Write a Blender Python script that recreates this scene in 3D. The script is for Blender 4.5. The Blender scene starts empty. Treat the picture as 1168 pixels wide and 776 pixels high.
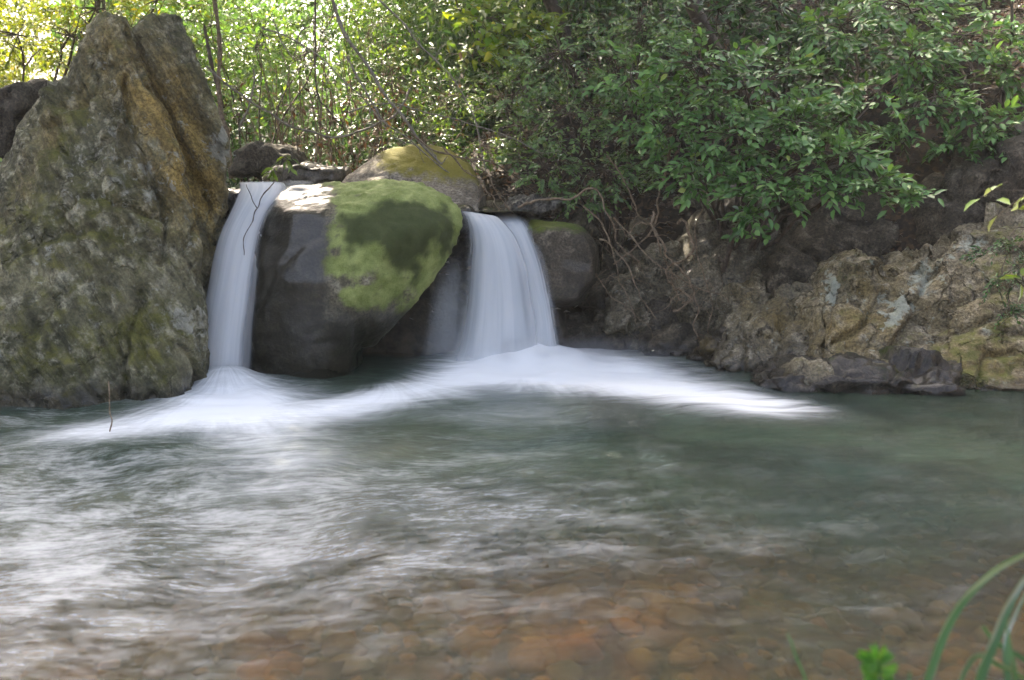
import bpy, bmesh, math, random
import numpy as np
from mathutils import Vector, noise as mnoise

R = math.radians
rng = np.random.default_rng(7)
scene = bpy.context.scene
col = scene.collection

# ------------------------------------------------------------------ camera
CAM_Z, PITCH, FPX = 1.65, R(9.16), 1011.0
cam_d = bpy.data.cameras.new('camera')
cam_d.sensor_width = 36.0
cam_d.lens = 36.0 * FPX / 1168.0
cam_d.clip_start = 0.05
cam_d.clip_end = 600.0
cam_d.dof.use_dof = True
cam_d.dof.focus_distance = 8.3
cam_d.dof.aperture_fstop = 2.0
cam = bpy.data.objects.new('camera', cam_d)
cam.location = (0, 0, CAM_Z)
cam.rotation_euler = (math.pi / 2 - PITCH, 0, 0)
col.objects.link(cam)
scene.camera = cam

# ------------------------------------------------------------------ light
SUN_EL, SUN_AZ = R(50), R(-30)          # azimuth from +Y, negative towards -X (behind the falls, to the west)
SUN = Vector((math.sin(SUN_AZ) * math.cos(SUN_EL), math.cos(SUN_AZ) * math.cos(SUN_EL), math.sin(SUN_EL)))
world = bpy.data.worlds.new('World')
scene.world = world
world.use_nodes = True
wn = world.node_tree
bg = wn.nodes['Background']
sky = wn.nodes.new('ShaderNodeTexSky')
sky.sky_type = 'NISHITA'
sky.sun_disc = False
sky.sun_elevation = SUN_EL
sky.sun_rotation = SUN_AZ
sky.air_density = 0.8
sky.dust_density = 10.0
sky.ozone_density = 0.0
wn.links.new(sky.outputs[0], bg.inputs[0])
bg.inputs[1].default_value = 0.15
sun_d = bpy.data.lights.new('sun', 'SUN')
sun_d.energy = 4.0
sun_d.angle = R(0.5)
sun_d.color = (1.0, 0.90, 0.74)
sun = bpy.data.objects.new('sun', sun_d)
sun.rotation_euler = SUN.to_track_quat('Z', 'Y').to_euler()
sun.location = SUN * 50
col.objects.link(sun)
scene.view_settings.view_transform = 'Standard'
scene.view_settings.look = 'None'
scene.view_settings.gamma = 1.0
scene.view_settings.exposure = 2.4
scene.cycles.max_bounces = 7
scene.cycles.diffuse_bounces = 3
scene.cycles.glossy_bounces = 3
scene.cycles.transmission_bounces = 4
scene.cycles.transparent_max_bounces = 24
scene.cycles.caustics_reflective = False
scene.cycles.caustics_refractive = True
scene.cycles.sample_clamp_indirect = 4.0
scene.cycles.use_denoising = True

# ------------------------------------------------------------------ helpers: pixels, noise
cp, sp = math.cos(PITCH), math.sin(PITCH)

def W(px, py, Y):
    """A point of the place at world depth Y seen at pixel px, py of the 1168x776 photograph."""
    vx, vy = (px - 584) / FPX, -(py - 388) / FPX
    dy, dz = cp + vy * sp, -sp + vy * cp
    s = Y / dy
    return np.array((vx * s, Y, CAM_Z + dz * s))

def PX(P):
    P = np.asarray(P, float)
    y, z = P[..., 1], P[..., 2] - CAM_Z
    f = y * cp - z * sp
    u = y * sp + z * cp
    f = np.where(f < 0.05, 0.05, f)
    return 584 + FPX * P[..., 0] / f, 388 - FPX * u / f

def sstep(a, b, x):
    t = np.clip((x - a) / (b - a), 0, 1)
    return t * t * (3 - 2 * t)

def _h(ix, iy, iz, s):
    n = (ix * 374761393 + iy * 668265263 + iz * 2147483647 + s * 1274126177) & 0xFFFFFFFF
    n = ((n ^ (n >> 13)) * 1274126177) & 0xFFFFFFFF
    n = ((n ^ (n >> 15)) * 2246822519) & 0xFFFFFFFF
    return ((n ^ (n >> 16)) & 0xFFFFFF).astype(np.float64) / float(0xFFFFFF)

def vnoise(P, s=0):
    P = np.asarray(P, float)
    I = np.floor(P).astype(np.int64)
    F = P - I
    U = F * F * F * (F * (F * 6 - 15) + 10)
    r = 0
    for dx in (0, 1):
        for dy in (0, 1):
            for dz in (0, 1):
                w = (U[:, 0] if dx else 1 - U[:, 0]) * (U[:, 1] if dy else 1 - U[:, 1]) * (U[:, 2] if dz else 1 - U[:, 2])
                r = r + w * _h(I[:, 0] + dx, I[:, 1] + dy, I[:, 2] + dz, s)
    return r * 2 - 1

def fbm(P, oct=4, s=0, gain=0.5, lac=2.03):
    a, r, P = 1.0, 0, np.asarray(P, float)
    for o in range(oct):
        r = r + a * vnoise(P, s + o * 17)
        P = P * lac + 13.7
        a *= gain
    return r

def ridged(P, oct=4, s=0):
    a, r, P = 1.0, 0, np.asarray(P, float)
    for o in range(oct):
        r = r + a * (1 - np.abs(vnoise(P, s + o * 31)) * 2)
        P = P * 2.1 + 5.3
        a *= 0.5
    return r

def voro(P, s=0):
    P = np.asarray(P, float)
    I = np.floor(P).astype(np.int64)
    f1 = np.full(len(P), 9.0); f2 = np.full(len(P), 9.0); cid = np.zeros(len(P)); tilt = np.zeros(len(P))
    for dx in (-1, 0, 1):
        for dy in (-1, 0, 1):
            for dz in (-1, 0, 1):
                c = I + np.array((dx, dy, dz))
                q = np.stack([_h(c[:, 0], c[:, 1], c[:, 2], s + k) for k in (1, 2, 3)], 1) + c
                d = np.linalg.norm(q - P, axis=1)
                h = _h(c[:, 0], c[:, 1], c[:, 2], s + 9)
                near = d < f1
                f2 = np.where(near, f1, np.minimum(f2, d))
                cid = np.where(near, h, cid)
                rv = np.stack([_h(c[:, 0], c[:, 1], c[:, 2], s + k) for k in (21, 22, 23)], 1) * 2 - 1
                tilt = np.where(near, ((P - q) * rv).sum(1), tilt)
                f1 = np.where(near, d, f1)
    return f1, f2, cid, tilt

# ------------------------------------------------------------------ helpers: objects
def tag(o, label=None, cat=None, group=None, kind=None):
    if label: o['label'] = label
    if cat: o['category'] = cat
    if group: o['group'] = group
    if kind: o['kind'] = kind
    return o

def link(o, parent=None):
    col.objects.link(o)
    if parent is not None:
        o.parent = parent
    return o

def empty(name, loc):
    o = bpy.data.objects.new(name, None)
    o.location = loc
    o.empty_display_size = 0.2
    return link(o)

def mesh_np(name, V, F, smooth=True):
    """F: list of int arrays (n,k), k = 3 or 4."""
    me = bpy.data.meshes.new(name)
    V = np.asarray(V, np.float32)
    F = [np.asarray(f, np.int32) for f in F if len(f)]
    nl = sum(f.size for f in F); nf = sum(len(f) for f in F)
    me.vertices.add(len(V)); me.vertices.foreach_set('co', V.ravel())
    me.loops.add(nl); me.loops.foreach_set('vertex_index', np.concatenate([f.ravel() for f in F]))
    tot = np.concatenate([np.full(len(f), f.shape[1], np.int32) for f in F])
    st = np.concatenate([[0], np.cumsum(tot)[:-1]]).astype(np.int32)
    me.polygons.add(nf); me.polygons.foreach_set('loop_start', st)
    me.polygons.foreach_set('use_smooth', np.full(nf, smooth, bool))
    me.update(calc_edges=True)
    return me

def attr(me, name, vals, dom='POINT'):
    a = me.attributes.new(name, 'FLOAT', dom)
    a.data.foreach_set('value', np.asarray(vals, np.float32))

def vattr(me, name, vals):
    a = me.attributes.new(name, 'FLOAT_VECTOR', 'POINT')
    a.data.foreach_set('vector', np.asarray(vals, np.float32).ravel())

def grid_faces(nu, nv, wrap_u=False):
    i = np.arange(nu if wrap_u else nu - 1); j = np.arange(nv - 1)
    I, J = np.meshgrid(i, j, indexing='ij')
    I, J = I.ravel(), J.ravel()
    I2 = (I + 1) % nu
    return np.stack([I * nv + J, I2 * nv + J, I2 * nv + J + 1, I * nv + J + 1], 1)

# ------------------------------------------------------------------ helpers: node materials
class M:
    def __init__(s, name):
        s.m = bpy.data.materials.new(name)
        s.m.use_nodes = True
        s.t = s.m.node_tree
        s.t.nodes.clear()
        s.out = s.t.nodes.new('ShaderNodeOutputMaterial')
    def n(s, typ, ins=None, **kw):
        nd = s.t.nodes.new(typ)
        for k, v in kw.items():
            setattr(nd, k, v)
        for k, v in (ins or {}).items():
            s.set(nd.inputs[k], v)
        return nd
    def set(s, sock, v):
        if isinstance(v, bpy.types.NodeSocket): s.t.links.new(v, sock)
        elif isinstance(v, bpy.types.Node): s.t.links.new(v.outputs[0], sock)
        elif isinstance(v, (tuple, list)) and len(v) == 3 and sock.type == 'RGBA': sock.default_value = (*v, 1)
        else: sock.default_value = v
    def math(s, op, a, b=0.0, clamp=False):
        return s.n('ShaderNodeMath', {0: a, 1: b}, operation=op, use_clamp=clamp).outputs[0]
    def mix(s, f, a, b):
        nd = s.n('ShaderNodeMix', data_type='RGBA')
        s.set(nd.inputs[0], f); s.set(nd.inputs[6], a); s.set(nd.inputs[7], b)
        return nd.outputs[2]
    def mul(s, a, b):
        nd = s.n('ShaderNodeMix', data_type='RGBA', blend_type='MULTIPLY')
        nd.inputs[0].default_value = 1; s.set(nd.inputs[6], a); s.set(nd.inputs[7], b)
        return nd.outputs[2]
    def rng(s, v, a, b, c=0.0, d=1.0):
        return s.n('ShaderNodeMapRange', {0: v, 1: a, 2: b, 3: c, 4: d}, interpolation_type='SMOOTHSTEP').outputs[0]
    def noise(s, vec, scale, detail=4, rough=0.55, dist=0.0):
        return s.n('ShaderNodeTexNoise', {'Vector': vec, 'Scale': scale, 'Detail': detail, 'Roughness': rough, 'Distortion': dist}).outputs[0]
    def attr(s, name):
        return s.n('ShaderNodeAttribute', attribute_name=name).outputs['Fac']
    def vmap(s, vec, scale=(1, 1, 1), rot=(0, 0, 0), loc=(0, 0, 0)):
        return s.n('ShaderNodeMapping', {0: vec, 1: loc, 2: rot, 3: scale}).outputs[0]
    def mixsh(s, f, a, b):
        return s.n('ShaderNodeMixShader', {0: f, 1: a, 2: b}).outputs[0]
    def done(s, sh):
        s.t.links.new(sh, s.out.inputs[0])
        return s.m

def rock_mat(name, c1, c2, c3, lich=(0.34, 0.36, 0.30), moss1=(0.035, 0.055, 0.008), moss2=(0.12, 0.17, 0.02),
             moss_up=0.0, lich_amt=0.5, bump=1.0, rough=0.82, strata=None, cracks=0.0, grain=1.0, wetcol=(0.27, 0.25, 0.21)):
    m = M(name)
    co = m.n('ShaderNodeTexCoord').outputs['Object']
    inf = m.n('ShaderNodeObjectInfo').outputs['Random']
    co = m.n('ShaderNodeVectorMath', {0: co, 1: m.n('ShaderNodeCombineXYZ', {0: m.math('MULTIPLY', inf, 31.0), 1: inf, 2: m.math('MULTIPLY', inf, 17.0)}).outputs[0]}).outputs[0]
    big = m.noise(co, 1.7, 5, 0.6)
    med = m.noise(co, 7.0, 6, 0.65)
    fine = m.noise(co, 38.0, 5, 0.7)
    base = m.mix(m.rng(big, 0.38, 0.62), c1, c2)
    base = m.mix(m.rng(med, 0.48, 0.68), base, c3)
    base = m.mul(base, m.mix(m.rng(fine, 0.3, 0.72), tuple(1 - 0.64 * grain for _ in 'rgb'), tuple(1 + k * grain for k in (0.5, 0.48, 0.42))))
    # ochre iron and algae staining
    och = m.math('MULTIPLY', m.attr('ochre'), m.rng(m.noise(m.vmap(co, (1.6, 1.6, 0.7)), 4.0, 6, 0.7), 0.30, 0.56))
    base = m.mix(m.math('MULTIPLY', och, 0.8, clamp=True), base, m.mix(m.rng(fine, 0.35, 0.65), (0.15, 0.105, 0.03), (0.40, 0.29, 0.09)))
    # crusty pale lichen
    ln = m.noise(co, 9.0, 7, 0.72, 0.4)
    lf = m.math('ADD', m.math('MULTIPLY', m.attr('lichen'), 0.22), m.math('ADD', ln, lich_amt * 0.1 - 0.05))
    lf = m.rng(lf, 0.62, 0.70)
    base = m.mix(m.math('MULTIPLY', lf, 0.8), base, m.mix(fine, tuple(x * 0.6 for x in lich), tuple(min(1, x * 1.35) for x in lich)))
    # moss: where the attribute puts it, and on upward faces
    nz = m.n('ShaderNodeSeparateXYZ', {0: m.n('ShaderNodeNewGeometry').outputs['Normal']}).outputs[2]
    up = m.math('MULTIPLY', m.rng(nz, 0.1, 0.8), moss_up)
    mm = m.math('ADD', m.math('ADD', m.attr('moss'), up), m.math('MULTIPLY', m.math('SUBTRACT', m.noise(co, 6.5, 7, 0.7), 0.5), 1.5))
    mf = m.rng(mm, 0.30, 0.72)
    mosscol = m.mix(m.math('ADD', m.math('MULTIPLY', m.rng(m.noise(co, 85.0, 4, 0.7), 0.3, 0.7), 0.45), m.math('MULTIPLY', m.rng(m.noise(co, 6.0, 5, 0.6), 0.35, 0.65), 0.55)), moss1, moss2)
    mosscol = m.mix(m.attr('dark'), mosscol, m.mix(fine, (0.012, 0.018, 0.004), (0.035, 0.05, 0.008)))
    mosscol = m.mix(m.attr('gold'), mosscol, m.mix(fine, (0.16, 0.13, 0.012), (0.30, 0.24, 0.03)))
    base = m.mix(mf, base, mosscol)
    ck = m.n('ShaderNodeTexVoronoi', {'Vector': m.n('ShaderNodeVectorMath', {0: m.vmap(co, (1, 1, 0.6), (0.2, R(30), 0.4)), 1: m.n('ShaderNodeVectorMath', {0: m.n('ShaderNodeTexNoise', {'Vector': co, 'Scale': 3.0, 'Detail': 5}).outputs[1], 1: (0.5, 0.5, 0.5)}, operation='MULTIPLY').outputs[0]}).outputs[0], 'Scale': 2.1}, feature='DISTANCE_TO_EDGE').outputs[0]
    line = m.math('MULTIPLY', m.math('MULTIPLY', m.rng(ck, 0.035, 0.0), m.rng(med, 0.42, 0.56)), m.math('SUBTRACT', 1.0, m.attr('smooth'), clamp=True))
    line = m.math('MULTIPLY', line, cracks)
    if strata:      # bedding: long thin bands of paler and darker stone
        sb = m.noise(m.vmap(m.vmap(co, rot=strata[0]), scale=strata[1]), 4.0, 7, 0.66)
        base = m.mul(base, m.mix(m.rng(sb, 0.36, 0.64), (0.62, 0.62, 0.6), (1.35, 1.33, 1.28)))
    base = m.mix(m.math('MULTIPLY', line, 0.75), base, (0.022, 0.018, 0.012))
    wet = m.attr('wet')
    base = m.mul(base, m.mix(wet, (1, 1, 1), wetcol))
    ro = m.math('SUBTRACT', rough, m.math('MULTIPLY', m.math('MULTIPLY', wet, m.math('SUBTRACT', 1.0, mf)), 0.55))
    h = m.math('ADD', m.math('ADD', m.math('MULTIPLY', med, 1.0), m.math('MULTIPLY', fine, 0.32)), m.math('MULTIPLY', m.noise(co, 110.0, 3, 0.6), 0.10))
    if strata:
        sv = m.vmap(m.vmap(co, rot=strata[0]), scale=strata[1])
        h = m.math('ADD', h, m.math('MULTIPLY', m.noise(sv, 3.0, 6, 0.65), 1.3))
    h = m.math('SUBTRACT', h, m.math('MULTIPLY', line, 1.2))
    h = m.math('MULTIPLY', h, m.math('SUBTRACT', 1.0, m.math('MULTIPLY', m.attr('smooth'), 0.8)))
    b = m.n('ShaderNodeBump', {'Height': h, 'Strength': 0.9 * bump, 'Distance': 0.06}).outputs[0]
    p = m.n('ShaderNodeBsdfPrincipled', {'Base Color': base, 'Roughness': ro, 'Normal': b, 'Specular IOR Level': 0.4, 'Coat Weight': m.math('MULTIPLY', wet, m.math('SUBTRACT', 1.0, mf)), 'Coat Roughness': 0.14, 'Coat IOR': 1.35})
    return m.done(p.outputs[0])

MAT = {}
MAT['pillar'] = rock_mat('pillar_rock', (0.082, 0.084, 0.045), (0.20, 0.19, 0.115), (0.41, 0.395, 0.29), lich=(0.40, 0.40, 0.34), moss_up=0.25, lich_amt=0.7, bump=1.3,
                         moss1=(0.055, 0.06, 0.012), moss2=(0.17, 0.165, 0.04), strata=((0, R(31), 0), (3.6, 1.2, 0.6)), grain=0.6, cracks=0.3)
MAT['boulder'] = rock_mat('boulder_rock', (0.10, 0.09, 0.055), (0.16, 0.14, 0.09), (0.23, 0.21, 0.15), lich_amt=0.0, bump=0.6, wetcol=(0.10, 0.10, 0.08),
                          moss1=(0.12, 0.155, 0.028), moss2=(0.33, 0.375, 0.125))
MAT['dark'] = rock_mat('dark_rock', (0.06, 0.05, 0.035), (0.105, 0.088, 0.062), (0.18, 0.155, 0.115), moss_up=0.25, lich_amt=0.3, bump=1.3)
MAT['bank'] = rock_mat('bank_rock', (0.14, 0.12, 0.075), (0.235, 0.205, 0.14), (0.40, 0.36, 0.275), lich=(0.40, 0.43, 0.35), moss_up=0.22, lich_amt=0.75, bump=1.1,
                       moss1=(0.07, 0.08, 0.015), moss2=(0.19, 0.19, 0.045), cracks=0.55)
MAT['grey'] = rock_mat('grey_rock', (0.15, 0.14, 0.125), (0.21, 0.20, 0.18), (0.32, 0.31, 0.28), lich_amt=0.3, bump=1.0, strata=((0, 0, R(30)), (6, 1, 6)))
MAT['gold'] = rock_mat('gold_rock', (0.16, 0.135, 0.10), (0.24, 0.20, 0.15), (0.32, 0.28, 0.22), lich_amt=0.2, bump=0.7,
                       moss1=(0.10, 0.10, 0.012), moss2=(0.26, 0.24, 0.04))

# ------------------------------------------------------------------ the ground: one sheet with the pool basin, ledge and hillsides
def xb_right(y):
    return np.interp(y, [-40, 0.8, 1.9, 2.5, 3.0, 5, 7.5, 8.4, 8.8, 9.2, 9.7, 10.4, 10.9], [1.0, 0.7, 0.75, 2.2, 3.6, 5.8, 6.2, 5.6, 4.4, 3.3, 2.5, 1.5, 0.4])

def H(x, y):
    P = np.stack([x, y, np.zeros_like(x)], -1).reshape(-1, 3)
    n1 = fbm(P * 0.55, 4, 3).reshape(x.shape); n2 = fbm(P * 2.3, 4, 9).reshape(x.shape); n3 = fbm(P * 0.08, 3, 5).reshape(x.shape)
    bed = -(0.24 + 0.6 * sstep(3.0, 6.0, y - 0.08 * x)) + 0.12 * n1 + 0.05 * n2
    d = x - xb_right(y)
    right = np.where(d < 0, d * 0.5, np.minimum(d * 1.0, 1.5 + np.maximum(d - 1.5, 0) * 0.55))
    right = np.where(y < 2.6, np.where(d < 0, d * 0.9, d * 0.35), right) + 0.16 * n2 * sstep(-0.3, 0.6, d) + 0.25 * n1 * sstep(0, 2, d)
    xl = np.interp(y, [-40, 6.0, 7.2, 20], [-6.5, -6.0, -4.4, -5.2])
    left = (xl - x) * 0.9 + 0.2 * n1
    left = np.minimum(left, 1.6 + 0.3 * np.maximum(xl - x - 2, 0))
    step = -0.8 + 2.1 * sstep(9.15, 9.75, y + 0.25 * n1) + 0.04 * np.maximum(y - 10, 0)
    vx = -2.3 - 0.42 * (y - 9)                         # the valley the stream comes down
    off = np.abs(x - vx)
    side = np.where(x > vx, 0.52, 0.24)
    slope_r = -0.5 + 0.72 * np.maximum(y - 9.35, 0) + 0.22 * n2 + 0.1 * n1
    step = step + (np.minimum(slope_r, step + 0.3) - step) * sstep(0.35, 0.75, x)
    hill = 1.25 + np.maximum(off - 1.9, 0) * side * sstep(9.6, 13.0, y) + 0.05 * np.maximum(y - 10, 0) + 0.35 * n1 * sstep(10, 12, y)
    hill = 1.25 + (hill - 1.25)
    back = np.where(y > 9.75, np.where(x > 0.5, np.maximum(step, np.minimum(hill, step + np.maximum(y - 11.2, 0) * 0.8)), np.maximum(step, hill)), step)
    z = np.maximum(np.maximum(bed, right), np.maximum(left, back))
    cap = np.where(x > vx, 26.0, 9.0) + 4 * n3
    z = np.where(z > cap * 0.5, cap * 0.5 + (cap * 0.5) * np.tanh((z - cap * 0.5) / (cap * 0.5)), z)
    near = sstep(0.45, 0.85, x) * sstep(2.12, 1.9, y) * sstep(-6, -3, y)     # the low bank the grass grows on
    z = z * (1 - near) + np.maximum(z, 0.50 + 0.06 * n2) * near
    # upstream channel behind the lip
    ch = 1.32 + 0.05 * n2
    chw = sstep(1.9, 1.3, np.abs(x - np.interp(y, [9.7, 11, 14, 30], [-1.4, -1.6, -3.9, -11]))) * sstep(9.7, 10.0, y)
    return z * (1 - chw) + np.minimum(z, ch + 0.06 * np.maximum(y - 10, 0)) * chw

def axis(lo, hi, f0, f1, fine, grow=1.16):
    a = [f0]
    st = fine
    while a[0] > lo:
        st *= grow; a.insert(0, a[0] - st)
    a += list(np.arange(f0 + fine, f1, fine))
    st = fine
    while a[-1] < hi:
        st *= grow; a.append(a[-1] + st)
    return np.array(a)

gx, gy = axis(-160, 160, -6.5, 6.5, 0.07), axis(-120, 220, 0.6, 13.5, 0.07)
GX, GY = np.meshgrid(gx, gy, indexing='ij')
GZ = H(GX, GY)
me = mesh_np('ground', np.stack([GX.ravel(), GY.ravel(), GZ.ravel()], 1), [grid_faces(len(gx), len(gy))])
rk_ = sstep(8.6, 9.2, GY) * sstep(11.2, 10.4, GY) * sstep(-4.5, -4, GX) * sstep(3.6, 2.4, GX) + sstep(0.3, 0.15, GZ) * sstep(7.6, 8.2, GY) * (GX > 1.5) * (GY < 11)
attr(me, 'rocky', np.clip(rk_, 0, 1).ravel())
g = tag(link(bpy.data.objects.new('ground', me)), kind='structure')

m = M('ground_earth')
co = m.n('ShaderNodeTexCoord').outputs['Object']
z = m.n('ShaderNodeSeparateXYZ', {0: co}).outputs[2]
big = m.noise(co, 0.9, 5, 0.6); fine = m.noise(co, 22.0, 5, 0.7)
vo = m.n('ShaderNodeTexVoronoi', {'Vector': m.n('ShaderNodeVectorMath', {0: co, 1: m.n('ShaderNodeVectorMath', {0: m.n('ShaderNodeTexNoise', {'Vector': co, 'Scale': 4.0}).outputs[1], 1: (0.1, 0.1, 0.1)}, operation='MULTIPLY').outputs[0]}).outputs[0], 'Scale': 8.5})
leafc = m.n('ShaderNodeTexVoronoi', {'Vector': m.n('ShaderNodeVectorMath', {0: co, 1: m.n('ShaderNodeVectorMath', {0: m.n('ShaderNodeTexNoise', {'Vector': co, 'Scale': 19.0, 'Detail': 3}).outputs[1], 1: (0.06, 0.06, 0.06)}, operation='MULTIPLY').outputs[0]}).outputs[0], 'Scale': 26.0})
lr = m.n('ShaderNodeValToRGB', {0: m.n('ShaderNodeSeparateColor', {0: leafc.outputs[1]}).outputs[0]})
cr = lr.color_ramp; cr.elements[0].color = (0.018, 0.013, 0.008, 1); cr.elements[1].color = (0.12, 0.075, 0.04, 1)
e = cr.elements.new(0.55); e.color = (0.04, 0.027, 0.015, 1); e = cr.elements.new(0.8); e.color = (0.07, 0.042, 0.02, 1)
litter = m.mul(lr.outputs[0], m.mix(fine, (0.5, 0.5, 0.5), (1.2, 1.2, 1.2)))
pr = m.n('ShaderNodeValToRGB', {0: m.n('ShaderNodeSeparateColor', {0: vo.outputs[1]}).outputs[1]})
cr = pr.color_ramp; cr.elements[0].color = (0.06, 0.038, 0.015, 1); cr.elements[1].color = (0.34, 0.24, 0.10, 1)
e = cr.elements.new(0.35); e.color = (0.22, 0.10, 0.03, 1); e = cr.elements.new(0.6); e.color = (0.11, 0.10, 0.045, 1)
peb = m.mul(pr.outputs[0], m.mix(m.rng(vo.outputs[0], 0.15, 0.55), (1.1, 1.1, 1.1), (0.5, 0.5, 0.5)))
peb = m.mul(peb, m.mix(big, (0.4, 0.42, 0.36), (0.8, 0.72, 0.55)))
colr = m.mix(m.rng(m.math('ADD', z, m.math('MULTIPLY', big, 0.2)), 0.05, 0.3), peb, litter)
rk = m.noise(co, 6.0, 6, 0.65)
colr = m.mix(m.attr('rocky'), colr, m.mul(m.mix(m.rng(rk, 0.35, 0.65), (0.03, 0.025, 0.017), (0.085, 0.07, 0.05)), m.mix(fine, (0.6, 0.6, 0.6), (1.3, 1.3, 1.3))))
hh = m.math('ADD', m.math('MULTIPLY', m.math('SUBTRACT', 1.0, vo.outputs[0]), m.rng(z, 0.3, 0.0)), m.math('MULTIPLY', fine, 0.4))
b = m.n('ShaderNodeBump', {'Height': hh, 'Strength': 0.8, 'Distance': 0.06}).outputs[0]
g.data.materials.append(m.done(m.n('ShaderNodeBsdfPrincipled', {'Base Color': colr, 'Roughness': 0.9, 'Normal': b}).outputs[0]))

def ground_z(x, y):
    return float(H(np.array([[x]], float), np.array([[y]], float))[0, 0])

# ------------------------------------------------------------------ water
def gauss(px, py, cx, cy, sx, sy, ang=0.0):
    a = R(ang)
    dx, dy = px - cx, py - cy
    u = (dx * math.cos(a) + dy * math.sin(a)) / sx
    v = (-dx * math.sin(a) + dy * math.cos(a)) / sy
    return np.exp(-0.5 * (u * u + v * v))

FALL_A, FALL_B = W(258, 440, 7.75), W(578, 408, 8.95)
FALL_A[2] = FALL_B[2] = 0

wx, wy = np.arange(-8.0, 7.0, 0.045), np.arange(-1.5, 11.6, 0.045)
WX, WY = np.meshgrid(wx, wy, indexing='ij')
X, Y = WX.ravel(), WY.ravel()
P0 = np.stack([X, Y, np.zeros_like(X)], 1)
px, py = PX(P0)
px = np.where(Y < 1.2, -9999, px)
foam = (1.0 * gauss(px, py, 262, 455, 52, 17) + 0.8 * gauss(px, py, 190, 480, 75, 11, -9) + 0.45 * gauss(px, py, 305, 490, 55, 22)
        + 0.25 * gauss(px, py, 320, 530, 60, 30) + 0.45 * gauss(px, py, 95, 492, 40, 9, -8)
        + 0.55 * gauss(px, py, 400, 462, 50, 9, -10) + 0.8 * gauss(px, py, 500, 440, 70, 11, -12) + 1.1 * gauss(px, py, 600, 418, 65, 16)
        + 0.9 * gauss(px, py, 640, 385, 50, 14) + 0.95 * gauss(px, py, 690, 425, 80, 17, 6) + 0.8 * gauss(px, py, 790, 450, 75, 11, 9)
        + 0.55 * gauss(px, py, 880, 463, 45, 7, 6) + 0.25 * gauss(px, py, 560, 470, 130, 12, 2) + 0.18 * gauss(px, py, 350, 580, 120, 40))
glare_wisp = (0.62 * gauss(px, py, 0, 640, 170, 140) + 0.36 * gauss(px, py, 330, 620, 220, 90) + 0.22 * gauss(px, py, 560, 590, 240, 60)
        + 0.06 * gauss(px, py, 850, 680, 300, 90) + 0.08)  # sky glare painted as white streaks, strongest at lower left, with thin foam
mound = 0.16 * np.exp(-((X - FALL_A[0]) ** 2 + ((Y - FALL_A[1]) * 1.3) ** 2) / 0.16) + 0.20 * np.exp(-(((X - FALL_B[0] - .15) * .8) ** 2 + ((Y - FALL_B[1]) * 1.2) ** 2) / 0.25)
rA = np.hypot(X - FALL_A[0], Y - FALL_A[1]); rB = np.hypot(X - FALL_B[0], Y - FALL_B[1])
tA = np.arctan2(X - FALL_A[0], -(Y - FALL_A[1])); tB = np.arctan2(X - FALL_B[0], -(Y - FALL_B[1]))
wA = np.exp(-rA * 0.6); wB = np.exp(-rB * 0.6)
q = fbm(P0 * np.array((0.8, 1.6, 1)), 4, 21)
q2 = fbm(P0 * np.array((2.6, 6.0, 1)) + q[:, None] * 0.8, 4, 22)
zz = mound + 0.018 * q + 0.010 * q2 + 0.02 * np.exp(-np.minimum(rA, rB)) * np.sin(np.minimum(rA, rB) * 9 + q * 3)
depth = np.clip(-H(WX, WY).ravel(), -0.2, 2)
# coordinates that run along the current: radially out of the two falls, then down the pool
a = sstep(1.0, 3.2, np.minimum(rA, rB))
wA = wA ** 3; wB = wB ** 3
mixA = wA / (wA + wB + 1e-9)
fl_u = mixA * rA + (1 - mixA) * rB
fl_v = mixA * tA * 0.9 + (1 - mixA) * tB * 0.9
warp = fbm(P0 * 0.5, 3, 40)
warp2 = fbm(P0 * 0.7, 3, 41)
flat_u = X * 0.96 + 0.25 * Y + warp * 0.12
flat_v = Y - 0.16 * X + warp2 * 0.22
me = mesh_np('pool_water', np.stack([X, Y, zz], 1), [grid_faces(len(wx), len(wy))])
attr(me, 'foam', foam); attr(me, 'glare_wisp', glare_wisp); attr(me, 'depth', depth); attr(me, 'near', 1 - a)
vattr(me, 'radial', np.stack([fl_u, fl_v * 1.6, np.zeros_like(X)], 1))
vattr(me, 'flat', np.stack([flat_u, flat_v, np.zeros_like(X)], 1))
pool = tag(link(bpy.data.objects.new('pool_water', me)), kind='structure')

m = M('pool_water_surface')
rad = m.n('ShaderNodeAttribute', attribute_name='radial').outputs['Vector']
flt = m.n('ShaderNodeAttribute', attribute_name='flat').outputs['Vector']
foamA, glare_wispA, depA, nearA = m.attr('foam'), m.attr('glare_wisp'), m.attr('depth'), m.attr('near')
s_r = m.noise(m.vmap(rad, (0.9, 4.0, 1)), 1.3, 4, 0.55, 0.25)
s_r2 = m.noise(m.vmap(rad, (1.5, 9.0, 1)), 2.0, 4, 0.55, 0.2)
s_f = m.noise(m.vmap(flt, (0.55, 2.8, 1)), 2.2, 5, 0.56, 0.0)
s_f2 = m.noise(m.vmap(flt, (1.1, 4.2, 1)), 5.0, 7, 0.70, 0.0)
lump = m.noise(m.vmap(flt, (0.7, 1.8, 1)), 1.1, 4, 0.55, 0.1)
st = m.n('ShaderNodeMix', {0: nearA, 2: s_f, 3: m.math('ADD', m.math('MULTIPLY', s_r, 0.45), m.math('ADD', m.math('MULTIPLY', s_f2, 0.3), m.math('MULTIPLY', s_r2, 0.25)))}).outputs[0]
ff = m.rng(m.math('ADD', foamA, m.math('MULTIPLY', m.math('SUBTRACT', st, 0.5), m.rng(foamA, 0.02, 0.5, 0.0, 1.5))), 0.0, 1.25)
s_3 = m.noise(m.vmap(flt, (1.6, 4.5, 1), (0, 0, R(14))), 9.0, 6, 0.7, 0.0)
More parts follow.
